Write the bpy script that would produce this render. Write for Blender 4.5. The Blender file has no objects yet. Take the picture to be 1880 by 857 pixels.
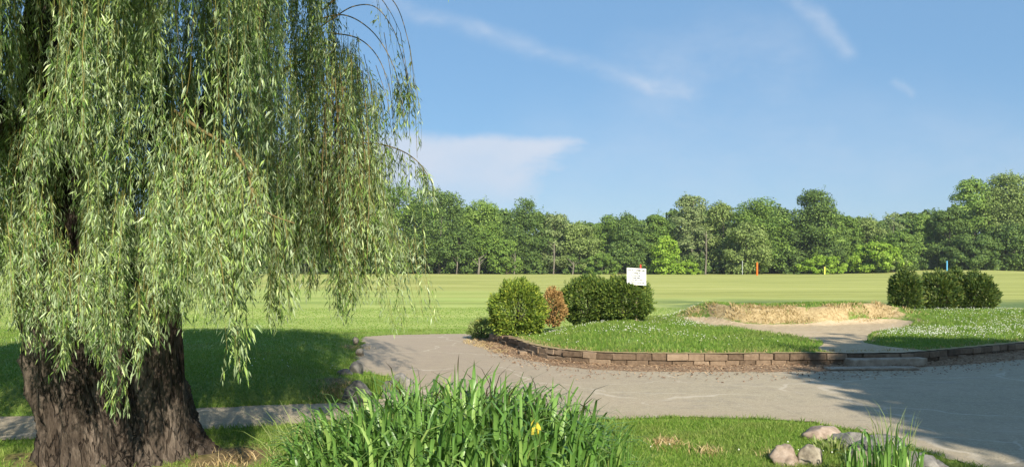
import bpy, bmesh, math, random
import numpy as np
from mathutils import Vector, noise as mnoise

# ------------------------------------------------------------------ camera, sky, sun, exposure
SC = bpy.context.scene
COL = SC.collection
F = 1500.0 / 1880.0          # focal length / sensor width
CAM_H = 1.7
cam_data = bpy.data.cameras.new("camera")
cam = bpy.data.objects.new("camera", cam_data)
COL.objects.link(cam)
cam.location = (0, 0, CAM_H)
cam.rotation_euler = (math.radians(90), 0, 0)
cam_data.sensor_width = 36
cam_data.lens = 36 * F
cam_data.shift_y = 61.5 / 1880
cam_data.clip_end = 6000
SC.camera = cam

SUN_EL, SUN_AZ = math.radians(31), math.radians(162)      # azimuth measured from +Y towards +X
SUN_DIR = Vector((math.sin(SUN_AZ) * math.cos(SUN_EL), math.cos(SUN_AZ) * math.cos(SUN_EL), math.sin(SUN_EL)))
sun_data = bpy.data.lights.new("sun", 'SUN')
sun_data.energy = 5.0
sun_data.angle = math.radians(0.55)
sun_data.color = (1.0, 0.92, 0.77)
sun = bpy.data.objects.new("sun", sun_data)
sun.rotation_euler = (-SUN_DIR).to_track_quat('-Z', 'Y').to_euler()
sun.location = (20, -60, 60)
COL.objects.link(sun)

SKY_STRENGTH = 0.069
SC.view_settings.view_transform = 'Standard'
SC.view_settings.look = 'None'
SC.view_settings.exposure = 0.75
SC.view_settings.gamma = 1
SC.view_settings.use_curve_mapping = False


def build_world():
    w = bpy.data.worlds.new("World")
    SC.world = w
    w.use_nodes = True
    nt = w.node_tree
    nt.nodes.clear()
    N, L = nt.nodes.new, nt.links.new
    out = N('ShaderNodeOutputWorld')
    bg = N('ShaderNodeBackground')
    bg.inputs['Strength'].default_value = SKY_STRENGTH
    sky = N('ShaderNodeTexSky')
    sky.sky_type = 'NISHITA'
    sky.sun_disc = False
    sky.sun_elevation = SUN_EL
    sky.sun_rotation = SUN_AZ
    sky.altitude = 0
    sky.air_density = 1.0
    sky.dust_density = 0.35
    sky.ozone_density = 2.6
    tc = N('ShaderNodeTexCoord')

    def val(x):
        return x

    def math_(op, a, b=None, c=None, clamp=False):
        n = N('ShaderNodeMath')
        n.operation = op
        n.use_clamp = clamp
        for i, v in enumerate((a, b, c)):
            if v is None:
                continue
            if isinstance(v, (int, float)):
                n.inputs[i].default_value = v
            else:
                L(v, n.inputs[i])
        return n.outputs[0]

    def vmath(op, a, b=None, scale=None):
        n = N('ShaderNodeVectorMath')
        n.operation = op
        for i, v in enumerate((a, b)):
            if v is None:
                continue
            if isinstance(v, tuple):
                n.inputs[i].default_value = v
            else:
                L(v, n.inputs[i])
        if scale is not None:
            if isinstance(scale, (int, float)):
                n.inputs['Scale'].default_value = scale
            else:
                L(scale, n.inputs['Scale'])
        return n

    def smooth(v, lo, hi):
        n = N('ShaderNodeMapRange')
        n.interpolation_type = 'SMOOTHSTEP'
        L(v, n.inputs['Value'])
        n.inputs['From Min'].default_value = lo
        n.inputs['From Max'].default_value = hi
        return n.outputs['Result']

    def noise(vec, scale, detail=4, rough=0.55, stretch=None):
        if stretch:
            vec = vmath('MULTIPLY', vec, stretch).outputs[0]
        n = N('ShaderNodeTexNoise')
        n.inputs['Scale'].default_value = scale
        n.inputs['Detail'].default_value = detail
        n.inputs['Roughness'].default_value = rough
        L(vec, n.inputs['Vector'])
        return n

    d = tc.outputs['Generated']
    sep = N('ShaderNodeSeparateXYZ')
    L(d, sep.inputs[0])
    ysafe = math_('MAXIMUM', sep.outputs['Y'], 0.02)
    u = math_('DIVIDE', sep.outputs['X'], ysafe)
    v = math_('DIVIDE', sep.outputs['Z'], ysafe)
    comb = N('ShaderNodeCombineXYZ')
    L(u, comb.inputs[0])
    L(v, comb.inputs[1])
    p0 = comb.outputs[0]
    nz = noise(p0, 8, 7, 0.6)
    off = vmath('SUBTRACT', nz.outputs['Color'], (0.5, 0.5, 0.5)).outputs[0]
    off = vmath('MULTIPLY', off, (0.07, 0.045, 0.0)).outputs[0]
    p = vmath('ADD', p0, off).outputs[0]

    def streak(pts, width):
        best = None
        for (a, b) in zip(pts[:-1], pts[1:]):
            A = ((a[0] - 940) / 1500, (490 - a[1]) / 1500, 0)
            B = ((b[0] - 940) / 1500, (490 - b[1]) / 1500, 0)
            D = (B[0] - A[0], B[1] - A[1], 0)
            l2 = D[0] ** 2 + D[1] ** 2
            pa = vmath('SUBTRACT', p, A).outputs[0]
            h = math_('MULTIPLY', vmath('DOT_PRODUCT', pa, D).outputs['Value'], 1 / l2, clamp=True)
            dv = vmath('SCALE', D, None, h).outputs[0]
            dist = vmath('LENGTH', vmath('SUBTRACT', pa, dv).outputs[0]).outputs['Value']
            # width grows along the streak
            best = dist if best is None else math_('MINIMUM', best, dist)
        s = smooth(best, width, 0.0)
        return math_('POWER', s, 1.4)

    fine = noise(p, 16, 6, 0.65, (0.55, 1.0, 1.0)).outputs['Fac']
    fineS = smooth(fine, 0.3, 0.72)
    s1 = math_('MULTIPLY', streak([(690, -15), (800, 36), (900, 72), (985, 92), (1090, 122), (1180, 156), (1290, 168)], 0.021), math_('ADD', math_('MULTIPLY', fineS, 0.34), 0.06))
    s1b = math_('MULTIPLY', streak([(860, 62), (920, 78), (985, 88)], 0.020), 0.10)
    s2 = math_('MULTIPLY', streak([(1400, -40), (1465, 0), (1500, 35), (1555, 96)], 0.024), math_('ADD', math_('MULTIPLY', fineS, 0.30), 0.10))
    s3 = math_('MULTIPLY', streak([(1200, 130), (1300, 105), (1420, 110)], 0.10), math_('ADD', math_('MULTIPLY', fineS, 0.22), 0.06))
    s4 = math_('MULTIPLY', streak([(1650, 155), (1675, 168)], 0.012), 0.2)
    s5 = math_('MULTIPLY', streak([(1050, 330), (1300, 300), (1700, 300), (2000, 330)], 0.16), math_('ADD', math_('MULTIPLY', fineS, 0.14), 0.16))
    # low cumulus bank left
    sp = N('ShaderNodeSeparateXYZ')
    L(p, sp.inputs[0])
    pu, pv = sp.outputs[0], sp.outputs[1]
    top = smooth(pv, 0.168, 0.148)
    bot = smooth(pv, 0.03, 0.125)
    # right end is a point near (1075,262): limit moves left as we go down
    lim = math_('SUBTRACT', 0.122, math_('MULTIPLY', math_('ABSOLUTE', math_('SUBTRACT', pv, 0.150)), 1.0))
    ragged = math_('MULTIPLY', math_('SUBTRACT', noise(p, 14, 6, 0.6, (0.5, 1.3, 1)).outputs['Fac'], 0.5), 0.22)
    right = smooth(math_('ADD', math_('SUBTRACT', lim, pu), ragged), -0.012, 0.085)
    left = smooth(pu, -0.45, -0.2)
    cl = math_('MULTIPLY', math_('MULTIPLY', top, bot), math_('MULTIPLY', right, left))
    soft = smooth(noise(p, 9, 5, 0.55, (0.6, 1, 1)).outputs['Fac'], 0.25, 0.65)
    cl = math_('MULTIPLY', cl, math_('ADD', math_('MULTIPLY', soft, 0.35), 0.65))
    tot = s1
    for s in (s1b, s2, s3, s4, s5):
        tot = math_('ADD', tot, s)
    tot = math_('MAXIMUM', tot, cl)
    front = smooth(sep.outputs['Y'], 0.05, 0.3)
    tot = math_('MULTIPLY', tot, front, clamp=True)
    # hazy brightening of the lower air and a fuller blue, both part of the sky itself
    hs = N('ShaderNodeHueSaturation')
    hs.inputs['Saturation'].default_value = SKY_SAT
    hs.inputs['Value'].default_value = 1.0
    L(sky.outputs[0], hs.inputs['Color'])
    mx = N('ShaderNodeMix')
    mx.data_type = 'RGBA'
    L(tot, mx.inputs['Factor'])
    hz = N('ShaderNodeMix')
    hz.data_type = 'RGBA'
    hz.inputs['Factor'].default_value = 0.6
    L(hs.outputs[0], hz.inputs[6])
    hz.inputs[7].default_value = (2.45, 4.38, 6.9, 1)
    L(hz.outputs[2], mx.inputs[6])
    mx.inputs[7].default_value = (5.6, 6.3, 7.4, 1)
    L(mx.outputs[2], bg.inputs['Color'])
    L(bg.outputs[0], out.inputs['Surface'])


SKY_SAT = 1.22
build_world()

# ------------------------------------------------------------------ helpers
rng = np.random.default_rng(7)


def at(px, d, z=None, py=None):
    """world point at ground distance d seen at image column px (and row py, or height z)"""
    x = (px - 940) / 1500 * d
    if z is None:
        z = CAM_H - (py - 490) / 1500 * d
    return Vector((x, d, z))


def dist_of(py, z=0.0):
    return (CAM_H - z) * 1500 / (py - 490)


def gp(px, py, z=0.0):
    d = dist_of(py, z)
    return ((px - 940) / 1500 * d, d)


def sstep(t, a=0.0, b=1.0):
    t = np.clip((np.asarray(t, float) - a) / (b - a), 0, 1)
    return t * t * (3 - 2 * t)


def _hash(ix, iy, seed):
    n = (ix.astype(np.int64) * 374761393 + iy.astype(np.int64) * 668265263 + seed * 974634781) & 0xFFFFFFFF
    n = ((n ^ (n >> 13)) * 1274126177) & 0xFFFFFFFF
    n = n ^ (n >> 16)
    return (n & 0xFFFFFF) / float(0xFFFFFF)


def vnoise(x, y, seed=0):
    x = np.asarray(x, float)
    y = np.asarray(y, float)
    ix, iy = np.floor(x), np.floor(y)
    fx, fy = x - ix, y - iy
    fx = fx * fx * (3 - 2 * fx)
    fy = fy * fy * (3 - 2 * fy)
    a = _hash(ix, iy, seed)
    b = _hash(ix + 1, iy, seed)
    c = _hash(ix, iy + 1, seed)
    d = _hash(ix + 1, iy + 1, seed)
    return (a * (1 - fx) + b * fx) * (1 - fy) + (c * (1 - fx) + d * fx) * fy


def fbm(x, y, seed=0, oct=4):
    s, amp, tot = 0.0, 1.0, 0.0
    for o in range(oct):
        s = s + amp * vnoise(x * 2 ** o, y * 2 ** o, seed + o * 17)
        tot += amp
        amp *= 0.5
    return s / tot


def sdist(X, Y, poly):
    """signed distance to polygon, negative inside"""
    X = np.asarray(X, float)
    Y = np.asarray(Y, float)
    P = np.asarray(poly, float)
    best = np.full(X.shape, 1e9)
    inside = np.zeros(X.shape, bool)
    n = len(P)
    for i in range(n):
        ax, ay = P[i]
        bx, by = P[(i + 1) % n]
        dx, dy = bx - ax, by - ay
        t = np.clip(((X - ax) * dx + (Y - ay) * dy) / (dx * dx + dy * dy + 1e-12), 0, 1)
        best = np.minimum(best, np.hypot(X - ax - t * dx, Y - ay - t * dy))
        cond = (ay > Y) != (by > Y)
        xi = ax + (Y - ay) / ((by - ay) if by != ay else 1e-12) * (bx - ax)
        inside ^= cond & (X < xi)
    return np.where(inside, -best, best)


def link(o, parent=None):
    COL.objects.link(o)
    if parent is not None:
        o.parent = parent
        o.matrix_parent_inverse = parent.matrix_basis.inverted()
    return o


def mesh_np(name, V, faces, mat, parent=None, smooth=False, attrs=None):
    """faces: list of int arrays (n,k). V is in world space (parents are unrotated empties)."""
    V = np.ascontiguousarray(V, np.float32)
    if not isinstance(faces, (list, tuple)):
        faces = [faces]
    me = bpy.data.meshes.new(name)
    me.vertices.add(len(V))
    me.vertices.foreach_set('co', V.ravel())
    loops = np.concatenate([f.ravel() for f in faces]).astype(np.int32)
    sizes = np.concatenate([np.full(len(f), f.shape[1], np.int32) for f in faces])
    starts = np.concatenate([[0], np.cumsum(sizes)[:-1]]).astype(np.int32)
    me.loops.add(len(loops))
    me.loops.foreach_set('vertex_index', loops)
    me.polygons.add(len(sizes))
    me.polygons.foreach_set('loop_start', starts)
    me.polygons.foreach_set('use_smooth', np.full(len(sizes), smooth))
    if attrs:
        for k, a in attrs.items():
            at_ = me.attributes.new(k, 'FLOAT', 'POINT')
            at_.data.foreach_set('value', np.ascontiguousarray(a, np.float32))
    me.update(calc_edges=True)
    me.validate()
    if mat is not None:
        me.materials.append(mat)
    o = bpy.data.objects.new(name, me)
    return link(o, parent)


def tag(o, label=None, cat=None, group=None, kind=None):
    if label:
        o['label'] = label
    if cat:
        o['category'] = cat
    if group:
        o['group'] = group
    if kind:
        o['kind'] = kind
    return o


def empty(name, loc, label, cat, group=None):
    o = bpy.data.objects.new(name, None)
    o.location = loc
    o.empty_display_size = 0.2
    COL.objects.link(o)
    return tag(o, label, cat, group)


def smooth_poly(pts, step=0.25, closed=False, jitter=0.0, seed=1):
    """Catmull-Rom resample"""
    P = [np.array(p, float) for p in pts]
    n = len(P)
    out = []
    rngl = range(n if closed else n - 1)
    for i in rngl:
        p1, p2 = P[i], P[(i + 1) % n]
        p0 = P[(i - 1) % n] if (closed or i > 0) else 2 * p1 - p2
        p3 = P[(i + 2) % n] if (closed or i + 2 < n) else 2 * p2 - p1
        m = max(2, int(np.linalg.norm(p2 - p1) / step))
        for k in range(m):
            t = k / m
            out.append(0.5 * ((2 * p1) + (-p0 + p2) * t + (2 * p0 - 5 * p1 + 4 * p2 - p3) * t * t + (-p0 + 3 * p1 - 3 * p2 + p3) * t ** 3))
    if not closed:
        out.append(P[-1])
    out = np.array(out)
    if jitter:
        r = np.random.default_rng(seed)
        s = np.arange(len(out)) * 0.9
        out[:, 0] += (vnoise(s, s * 0 + 3, seed) - 0.5) * jitter * 2 + r.normal(0, jitter * 0.25, len(out))
        out[:, 1] += (vnoise(s, s * 0 + 9, seed + 5) - 0.5) * jitter * 2 + r.normal(0, jitter * 0.25, len(out))
    return out


# ------------------------------------------------------------------ materials
class NB:
    def __init__(self, name):
        self.m = bpy.data.materials.new(name)
        self.m.use_nodes = True
        self.nt = self.m.node_tree
        self.nt.nodes.clear()
        self.out = self.nt.nodes.new('ShaderNodeOutputMaterial')

    def n(self, t, **kw):
        x = self.nt.nodes.new(t)
        for k, v in kw.items():
            setattr(x, k, v)
        return x

    def l(self, a, b):
        self.nt.links.new(a, b)

    def pos(self, scale=(1, 1, 1)):
        g = self.n('ShaderNodeNewGeometry')
        mp = self.n('ShaderNodeMapping')
        mp.inputs['Scale'].default_value = scale
        self.l(g.outputs['Position'], mp.inputs['Vector'])
        return mp.outputs[0]

    def noise(self, vec, scale, detail=4, rough=0.55):
        x = self.n('ShaderNodeTexNoise')
        x.inputs['Scale'].default_value = scale
        x.inputs['Detail'].default_value = detail
        x.inputs['Roughness'].default_value = rough
        self.l(vec, x.inputs['Vector'])
        return x.outputs['Fac']

    def ramp(self, fac, stops, interp='LINEAR'):
        r = self.n('ShaderNodeValToRGB')
        r.color_ramp.interpolation = interp
        e = r.color_ramp.elements
        while len(e) < len(stops):
            e.new(0.5)
        for i, (p, c) in enumerate(stops):
            e[i].position = p
            e[i].color = (*c, 1) if len(c) == 3 else c
        self.l(fac, r.inputs[0])
        return r.outputs[0]

    def mix(self, fac, a, b, blend='MIX'):
        x = self.n('ShaderNodeMix', data_type='RGBA', blend_type=blend)
        if isinstance(fac, (int, float)):
            x.inputs['Factor'].default_value = fac
        else:
            self.l(fac, x.inputs['Factor'])
        for s, v in ((6, a), (7, b)):
            if isinstance(v, tuple):
                x.inputs[s].default_value = (*v, 1)
            else:
                self.l(v, x.inputs[s])
        return x.outputs[2]

    def math(self, op, a, b=None, clamp=False):
        x = self.n('ShaderNodeMath', operation=op, use_clamp=clamp)
        for i, v in enumerate((a, b)):
            if v is None:
                continue
            if isinstance(v, (int, float)):
                x.inputs[i].default_value = v
            else:
                self.l(v, x.inputs[i])
        return x.outputs[0]

    def srange(self, v, lo, hi):
        x = self.n('ShaderNodeMapRange', interpolation_type='SMOOTHSTEP')
        self.l(v, x.inputs['Value'])
        x.inputs['From Min'].default_value = lo
        x.inputs['From Max'].default_value = hi
        return x.outputs['Result']

    def attr(self, name):
        a = self.n('ShaderNodeAttribute', attribute_name=name)
        return a.outputs['Fac']

    def bump(self, h, strength, dist):
        b = self.n('ShaderNodeBump')
        b.inputs['Strength'].default_value = strength
        b.inputs['Distance'].default_value = dist
        self.l(h, b.inputs['Height'])
        return b.outputs[0]

    def bsdf(self, color, rough=0.8, normal=None, spec=0.3):
        b = self.n('ShaderNodeBsdfPrincipled')
        if isinstance(color, tuple):
            b.inputs['Base Color'].default_value = (*color, 1)
        else:
            self.l(color, b.inputs['Base Color'])
        if isinstance(rough, (int, float)):
            b.inputs['Roughness'].default_value = rough
        else:
            self.l(rough, b.inputs['Roughness'])
        b.inputs['Specular IOR Level'].default_value = spec
        if normal is not None:
            self.l(normal, b.inputs['Normal'])
        return b.outputs[0]

    def done(self, sh):
        self.l(sh, self.out.inputs['Surface'])
        return self.m


def foliage_mat(name, stops, trans=0.3, rough=0.5, spec=0.35, under=None, tint=None, clump=None, tip=None):
    """per-leaf colour by random island, slow drift over the crown, thin-leaf translucency"""
    b = NB(name)
    g = b.n('ShaderNodeNewGeometry')
    col = b.ramp(g.outputs['Random Per Island'], stops)
    if clump:
        sc, ca, amt = clump
        f = b.srange(b.noise(b.pos(), sc, 3), 0.42, 0.68)
        col = b.mix(b.math('MULTIPLY', f, amt), col, ca)
    if tip:
        col = b.mix(b.attr('tip'), col, tip)
    if under:
        col = b.mix(b.math('MULTIPLY', g.outputs['Backfacing'], 0.8), col, under)
    s1 = b.bsdf(col, rough, None, spec)
    t = b.n('ShaderNodeBsdfTranslucent')
    tcol = b.mix(0.6, col, (0.30, 0.42, 0.04), 'MIX')
    b.l(tcol, t.inputs['Color'])
    mx = b.n('ShaderNodeMixShader')
    mx.inputs[0].default_value = trans
    b.l(s1, mx.inputs[1])
    b.l(t.outputs[0], mx.inputs[2])
    return b.done(mx.outputs[0])


def mat_lawn():
    b = NB("lawn")
    p = b.pos()
    fine = b.noise(b.pos((1, 0.7, 1)), 22, 5, 0.7)
    mid = b.noise(p, 1.1, 4)
    col = b.ramp(fine, [(0.3, (0.08, 0.135, 0.022)), (0.5, (0.17, 0.25, 0.045)), (0.72, (0.27, 0.33, 0.08))])
    col = b.mix(b.math('MULTIPLY', b.srange(mid, 0.45, 0.75), 0.35), col, (0.20, 0.20, 0.07))
    # dry, mown driving-range turf farther out
    sep = b.n('ShaderNodeSeparateXYZ')
    b.l(p, sep.inputs[0])
    far = b.srange(b.math('ADD', sep.outputs['Y'], b.math('MULTIPLY', sep.outputs['X'], 0.9)), 30, 75)
    streak = b.noise(b.pos((0.03, 0.22, 1)), 1.0, 7, 0.78)
    streak2 = b.noise(b.pos((0.02, 0.10, 1)), 1.0, 4, 0.6)
    mow = b.noise(b.pos((0.015, 0.55, 1)), 1.0, 3, 0.6)
    streak = b.math('ADD', b.math('MULTIPLY', streak, 0.84), b.math('MULTIPLY', mow, 0.16))
    dry = b.ramp(streak, [(0.33, (0.19, 0.205, 0.055)), (0.45, (0.34, 0.345, 0.095)), (0.54, (0.43, 0.43, 0.13)), (0.68, (0.53, 0.50, 0.20))])
    grn = b.ramp(streak, [(0.35, (0.22, 0.30, 0.065)), (0.5, (0.38, 0.45, 0.12)), (0.65, (0.52, 0.54, 0.19))])
    fieldc = b.mix(b.srange(b.math('ADD', streak2, b.math('MULTIPLY', far, 0.45)), 0.45, 0.85), grn, dry)
    mead = b.srange(sep.outputs['Y'], 19.5, 24)
    col = b.mix(b.math('MULTIPLY', mead, 0.85), col, fieldc)
    # green clover zone behind the mound
    zn = b.math('MULTIPLY', b.srange(sep.outputs['Y'], 27, 31), b.srange(sep.outputs['Y'], 46, 37))
    zn = b.math('MULTIPLY', zn, b.srange(sep.outputs['X'], 5, 8.5))
    zn = b.math('MULTIPLY', zn, b.srange(b.noise(p, 0.35, 4), 0.28, 0.5))
    clv = b.ramp(b.noise(p, 7, 4, 0.7), [(0.35, (0.05, 0.10, 0.035)), (0.6, (0.10, 0.17, 0.06)), (0.75, (0.3, 0.33, 0.22))])
    col = b.mix(b.math('MULTIPLY', zn, 0.85), col, clv)
    # bare and thatchy spots, and soil near the willow roots
    soil = b.ramp(b.noise(p, 14, 4), [(0.35, (0.10, 0.06, 0.035)), (0.65, (0.25, 0.16, 0.095))])
    col = b.mix(b.attr('soil'), col, soil)
    hgt = b.noise(p, 30, 4, 0.7)
    nrm = b.bump(hgt, 0.6, 0.03)
    return b.done(b.bsdf(col, 0.9, nrm, 0.15))


def mat_asphalt():
    b = NB("asphalt")
    p = b.pos()
    grain = b.noise(p, 55, 4, 0.8)
    agg = b.n('ShaderNodeTexVoronoi')
    agg.inputs['Scale'].default_value = 38
    b.l(p, agg.inputs['Vector'])
    big = b.noise(p, 0.55, 5, 0.6)
    mid = b.noise(b.pos((0.5, 1.4, 1)), 2.2, 5, 0.65)
    col = b.ramp(grain, [(0.3, (0.242, 0.205, 0.142)), (0.5, (0.359, 0.302, 0.208)), (0.72, (0.475, 0.400, 0.280))])
    col = b.mix(b.math('MULTIPLY', b.srange(agg.outputs['Distance'], 0.35, 0.05), 0.35), col, (0.46, 0.41, 0.33))
    col = b.mix(b.math('MULTIPLY', b.srange(big, 0.42, 0.7), 0.6), col, (0.40, 0.325, 0.235))
    col = b.mix(b.math('MULTIPLY', b.srange(mid, 0.5, 0.75), 0.4), col, (0.23, 0.205, 0.17))
    blot = b.noise(p, 3.2, 6, 0.75)
    col = b.mix(b.math('MULTIPLY', b.srange(blot, 0.5, 0.68), 0.45), col, (0.22, 0.19, 0.15))
    patch = b.noise(b.pos((1, 1, 1)), 21, 5, 0.85)
    col = b.mix(b.math('MULTIPLY', b.srange(patch, 0.5, 0.66), 0.55), col, (0.52, 0.455, 0.34))
    # dusty pale drifts
    dust = b.srange(b.noise(b.pos((0.35, 1.3, 1)), 1.3, 6, 0.7), 0.56, 0.74)
    col = b.mix(b.math('MULTIPLY', dust, 0.6), col, (0.47, 0.40, 0.31))
    sx = b.n('ShaderNodeSeparateXYZ')
    b.l(p, sx.inputs[0])
    brn = b.math('MULTIPLY', b.srange(b.math('ADD', sx.outputs['X'], b.math('MULTIPLY', big, 5.0)), 6.0, 1.5), b.srange(sx.outputs['Y'], 10.8, 12.5))
    col = b.mix(b.math('MULTIPLY', brn, b.math('ADD', b.math('MULTIPLY', blot, 0.7), 0.2)), col, (0.33, 0.255, 0.19))
    # dirt washed along the verge
    col = b.mix(b.math('MULTIPLY', b.attr('edge'), b.srange(b.noise(p, 5, 5, 0.7), 0.25, 0.6)), col, (0.36, 0.29, 0.20))
    # hairline cracks filled with dust
    vo = b.n('ShaderNodeTexVoronoi', feature='DISTANCE_TO_EDGE')
    vo.inputs['Scale'].default_value = 0.42
    nn = b.n('ShaderNodeTexNoise')
    nn.inputs['Scale'].default_value = 1.8
    nn.inputs['Detail'].default_value = 5
    b.l(p, nn.inputs['Vector'])
    ad = b.n('ShaderNodeVectorMath', operation='MULTIPLY_ADD')
    b.l(nn.outputs['Color'], ad.inputs[0])
    ad.inputs[1].default_value = (0.9, 0.9, 0)
    b.l(p, ad.inputs[2])
    b.l(ad.outputs[0], vo.inputs['Vector'])
    crack = b.srange(vo.outputs['Distance'], 0.016, 0.004)
    crack = b.math('MULTIPLY', crack, b.srange(b.noise(p, 0.8, 3), 0.38, 0.52))
    col = b.mix(b.math('MULTIPLY', crack, 0.5), col, (0.56, 0.49, 0.39))
    nrm = b.bump(b.math('ADD', grain, b.math('MULTIPLY', agg.outputs['Distance'], 0.6)), 0.55, 0.012)
    return b.done(b.bsdf(col, 0.88, nrm, 0.25))


def mat_mound():
    b = NB("mound_turf")
    p = b.pos()
    fine = b.noise(p, 24, 5, 0.7)
    col = b.ramp(fine, [(0.3, (0.06, 0.115, 0.022)), (0.5, (0.13, 0.205, 0.04)), (0.72, (0.22, 0.275, 0.07))])
    mid = b.noise(p, 1.3, 4)
    col = b.mix(b.math('MULTIPLY', b.srange(mid, 0.5, 0.75), 0.4), col, (0.17, 0.18, 0.06))
    edge = b.math('MULTIPLY', b.math('SUBTRACT', b.noise(p, 5, 5, 0.7), 0.5), 0.9)
    dry = b.ramp(b.noise(p, 13, 5, 0.75), [(0.3, (0.17, 0.12, 0.055)), (0.5, (0.36, 0.27, 0.14)), (0.7, (0.50, 0.40, 0.23))])
    col = b.mix(b.srange(b.math('ADD', b.attr('dry'), edge), 0.35, 0.6), col, dry)
    sand = b.ramp(b.noise(p, 9, 6, 0.7), [(0.3, (0.34, 0.26, 0.165)), (0.5, (0.44, 0.345, 0.225)), (0.7, (0.52, 0.42, 0.285))])
    sand = b.mix(b.math('MULTIPLY', b.srange(b.noise(p, 1.2, 4), 0.5, 0.7), 0.5), sand, (0.46, 0.37, 0.26))
    col = b.mix(b.srange(b.math('ADD', b.attr('sand'), b.math('MULTIPLY', edge, 0.35)), 0.42, 0.56), col, sand)
    h = b.math('ADD', b.noise(p, 30, 4, 0.7), b.math('MULTIPLY', b.noise(p, 6, 4), 1.5))
    nrm = b.bump(h, 0.5, 0.03)
    return b.done(b.bsdf(col, 0.95, nrm, 0.1))


def mat_bark(name, base=((0.05, 0.035, 0.025), (0.17, 0.125, 0.095), (0.33, 0.26, 0.205)), scale=3.0, stretch=(1, 1, 0.22), bumpd=0.05):
    b = NB(name)
    pv = b.pos(stretch)
    n1 = b.noise(pv, scale * 2, 6, 0.7)
    n2 = b.noise(pv, scale * 8, 5, 0.7)
    f = b.math('ADD', b.math('MULTIPLY', n1, 0.65), b.math('MULTIPLY', n2, 0.35))
    col = b.ramp(f, [(0.33, base[0]), (0.5, base[1]), (0.66, base[2])])
    col = b.mix(b.math('MULTIPLY', b.srange(b.noise(b.pos(), 1.7, 4), 0.5, 0.72), 0.5), col, base[2])
    rid = b.math('ABSOLUTE', b.math('SUBTRACT', b.noise(b.pos((stretch[0], stretch[1], stretch[2] * .8)), scale * 3.2, 3, 0.5), 0.5))
    fis = b.srange(rid, 0.035, 0.0)
    col = b.mix(b.math('MULTIPLY', fis, 0.75), col, base[0])  # fissure lines darkened: dirt, plus crack shade put into the colour
    f = b.math('SUBTRACT', f, b.math('MULTIPLY', fis, 0.35))
    nrm = b.bump(f, 1.0, bumpd)
    return b.done(b.bsdf(col, 0.92, nrm, 0.15))


def mat_simple(name, stops, scale=8, rough=0.8, bump=0.3, bd=0.01, island=0.0, detail=5, spec=0.3):
    b = NB(name)
    # object-space would move with the thing; world position is steadier for fixed things
    n = b.noise(b.pos(), scale, detail, 0.65)
    if island:
        g = b.n('ShaderNodeNewGeometry')
        n = b.math('ADD', b.math('MULTIPLY', n, 1 - island), b.math('MULTIPLY', g.outputs['Random Per Island'], island))
    col = b.ramp(n, stops)
    nrm = b.bump(b.noise(b.pos(), scale * 3, 5, 0.7), bump, bd)
    return b.done(b.bsdf(col, rough, nrm, spec))


M_LAWN = mat_lawn()
M_ASPH = mat_asphalt()
M_MOUND = mat_mound()
M_BARK = mat_bark("willow_bark", ((0.022, 0.016, 0.012), (0.075, 0.058, 0.045), (0.18, 0.145, 0.115)))
M_LIMB = mat_bark("limb_bark", ((0.03, 0.025, 0.02), (0.09, 0.07, 0.055), (0.18, 0.14, 0.11)), 8)
M_TRUNK = mat_bark("tree_bark", ((0.03, 0.026, 0.02), (0.07, 0.06, 0.048), (0.13, 0.11, 0.09)), 0.8)
M_PALE = mat_bark("pale_bark", ((0.09, 0.08, 0.065), (0.17, 0.15, 0.12), (0.26, 0.23, 0.19)), 0.8)
M_TWIG = mat_simple("willow_twig", [(0.2, (0.10, 0.075, 0.03)), (0.5, (0.18, 0.14, 0.05)), (0.8, (0.16, 0.10, 0.06))], 3, 0.7, 0.0, 0.01, 0.8)
M_WILLOW = foliage_mat("willow_leaf", [(0.0, (0.024, 0.062, 0.012)), (0.38, (0.085, 0.175, 0.03)), (0.72, (0.225, 0.34, 0.07)), (1.0, (0.48, 0.57, 0.24))],
                       trans=0.16, rough=0.40, spec=0.45, under=(0.37, 0.45, 0.27), clump=(1.4, (0.30, 0.39, 0.10), 0.45))
M_STRAND = mat_simple("green_strand", [(0.2, (0.10, 0.12, 0.03)), (0.6, (0.19, 0.19, 0.05)), (0.9, (0.25, 0.19, 0.06))], 3, 0.7, 0.0, 0.01, 0.8)
M_IRIS = foliage_mat("iris_blade", [(0.0, (0.065, 0.15, 0.03)), (0.5, (0.125, 0.255, 0.05)), (0.85, (0.21, 0.36, 0.085)), (1.0, (0.33, 0.43, 0.12))],
                     trans=0.25, rough=0.38, spec=0.45, tip=(0.045, 0.025, 0.014))
M_TUFT = foliage_mat("pale_grass", [(0.0, (0.14, 0.20, 0.05)), (0.6, (0.25, 0.32, 0.09)), (1.0, (0.40, 0.42, 0.2))], trans=0.3, rough=0.5)
M_GRASS = foliage_mat("grass_blade", [(0.0, (0.08, 0.165, 0.022)), (0.5, (0.155, 0.265, 0.038)), (0.85, (0.23, 0.335, 0.06)), (1.0, (0.36, 0.37, 0.13))],
                      trans=0.3, rough=0.6, spec=0.2, clump=(1.1, (0.21, 0.23, 0.07), 0.5))
M_STRAW = foliage_mat("straw", [(0.0, (0.23, 0.15, 0.06)), (0.5, (0.43, 0.32, 0.16)), (1.0, (0.58, 0.46, 0.26))], trans=0.15, rough=0.8, spec=0.1)
M_CLOVER = mat_simple("clover_flower", [(0.3, (0.55, 0.56, 0.46)), (0.7, (0.8, 0.8, 0.72))], 6, 0.8, 0, 0.01, 0.5)
M_YEW = foliage_mat("evergreen_spray", [(0.0, (0.04, 0.078, 0.018)), (0.5, (0.085, 0.14, 0.028)), (0.85, (0.17, 0.23, 0.04)), (1.0, (0.27, 0.31, 0.055))],
                    trans=0.12, rough=0.55, spec=0.25)
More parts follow.
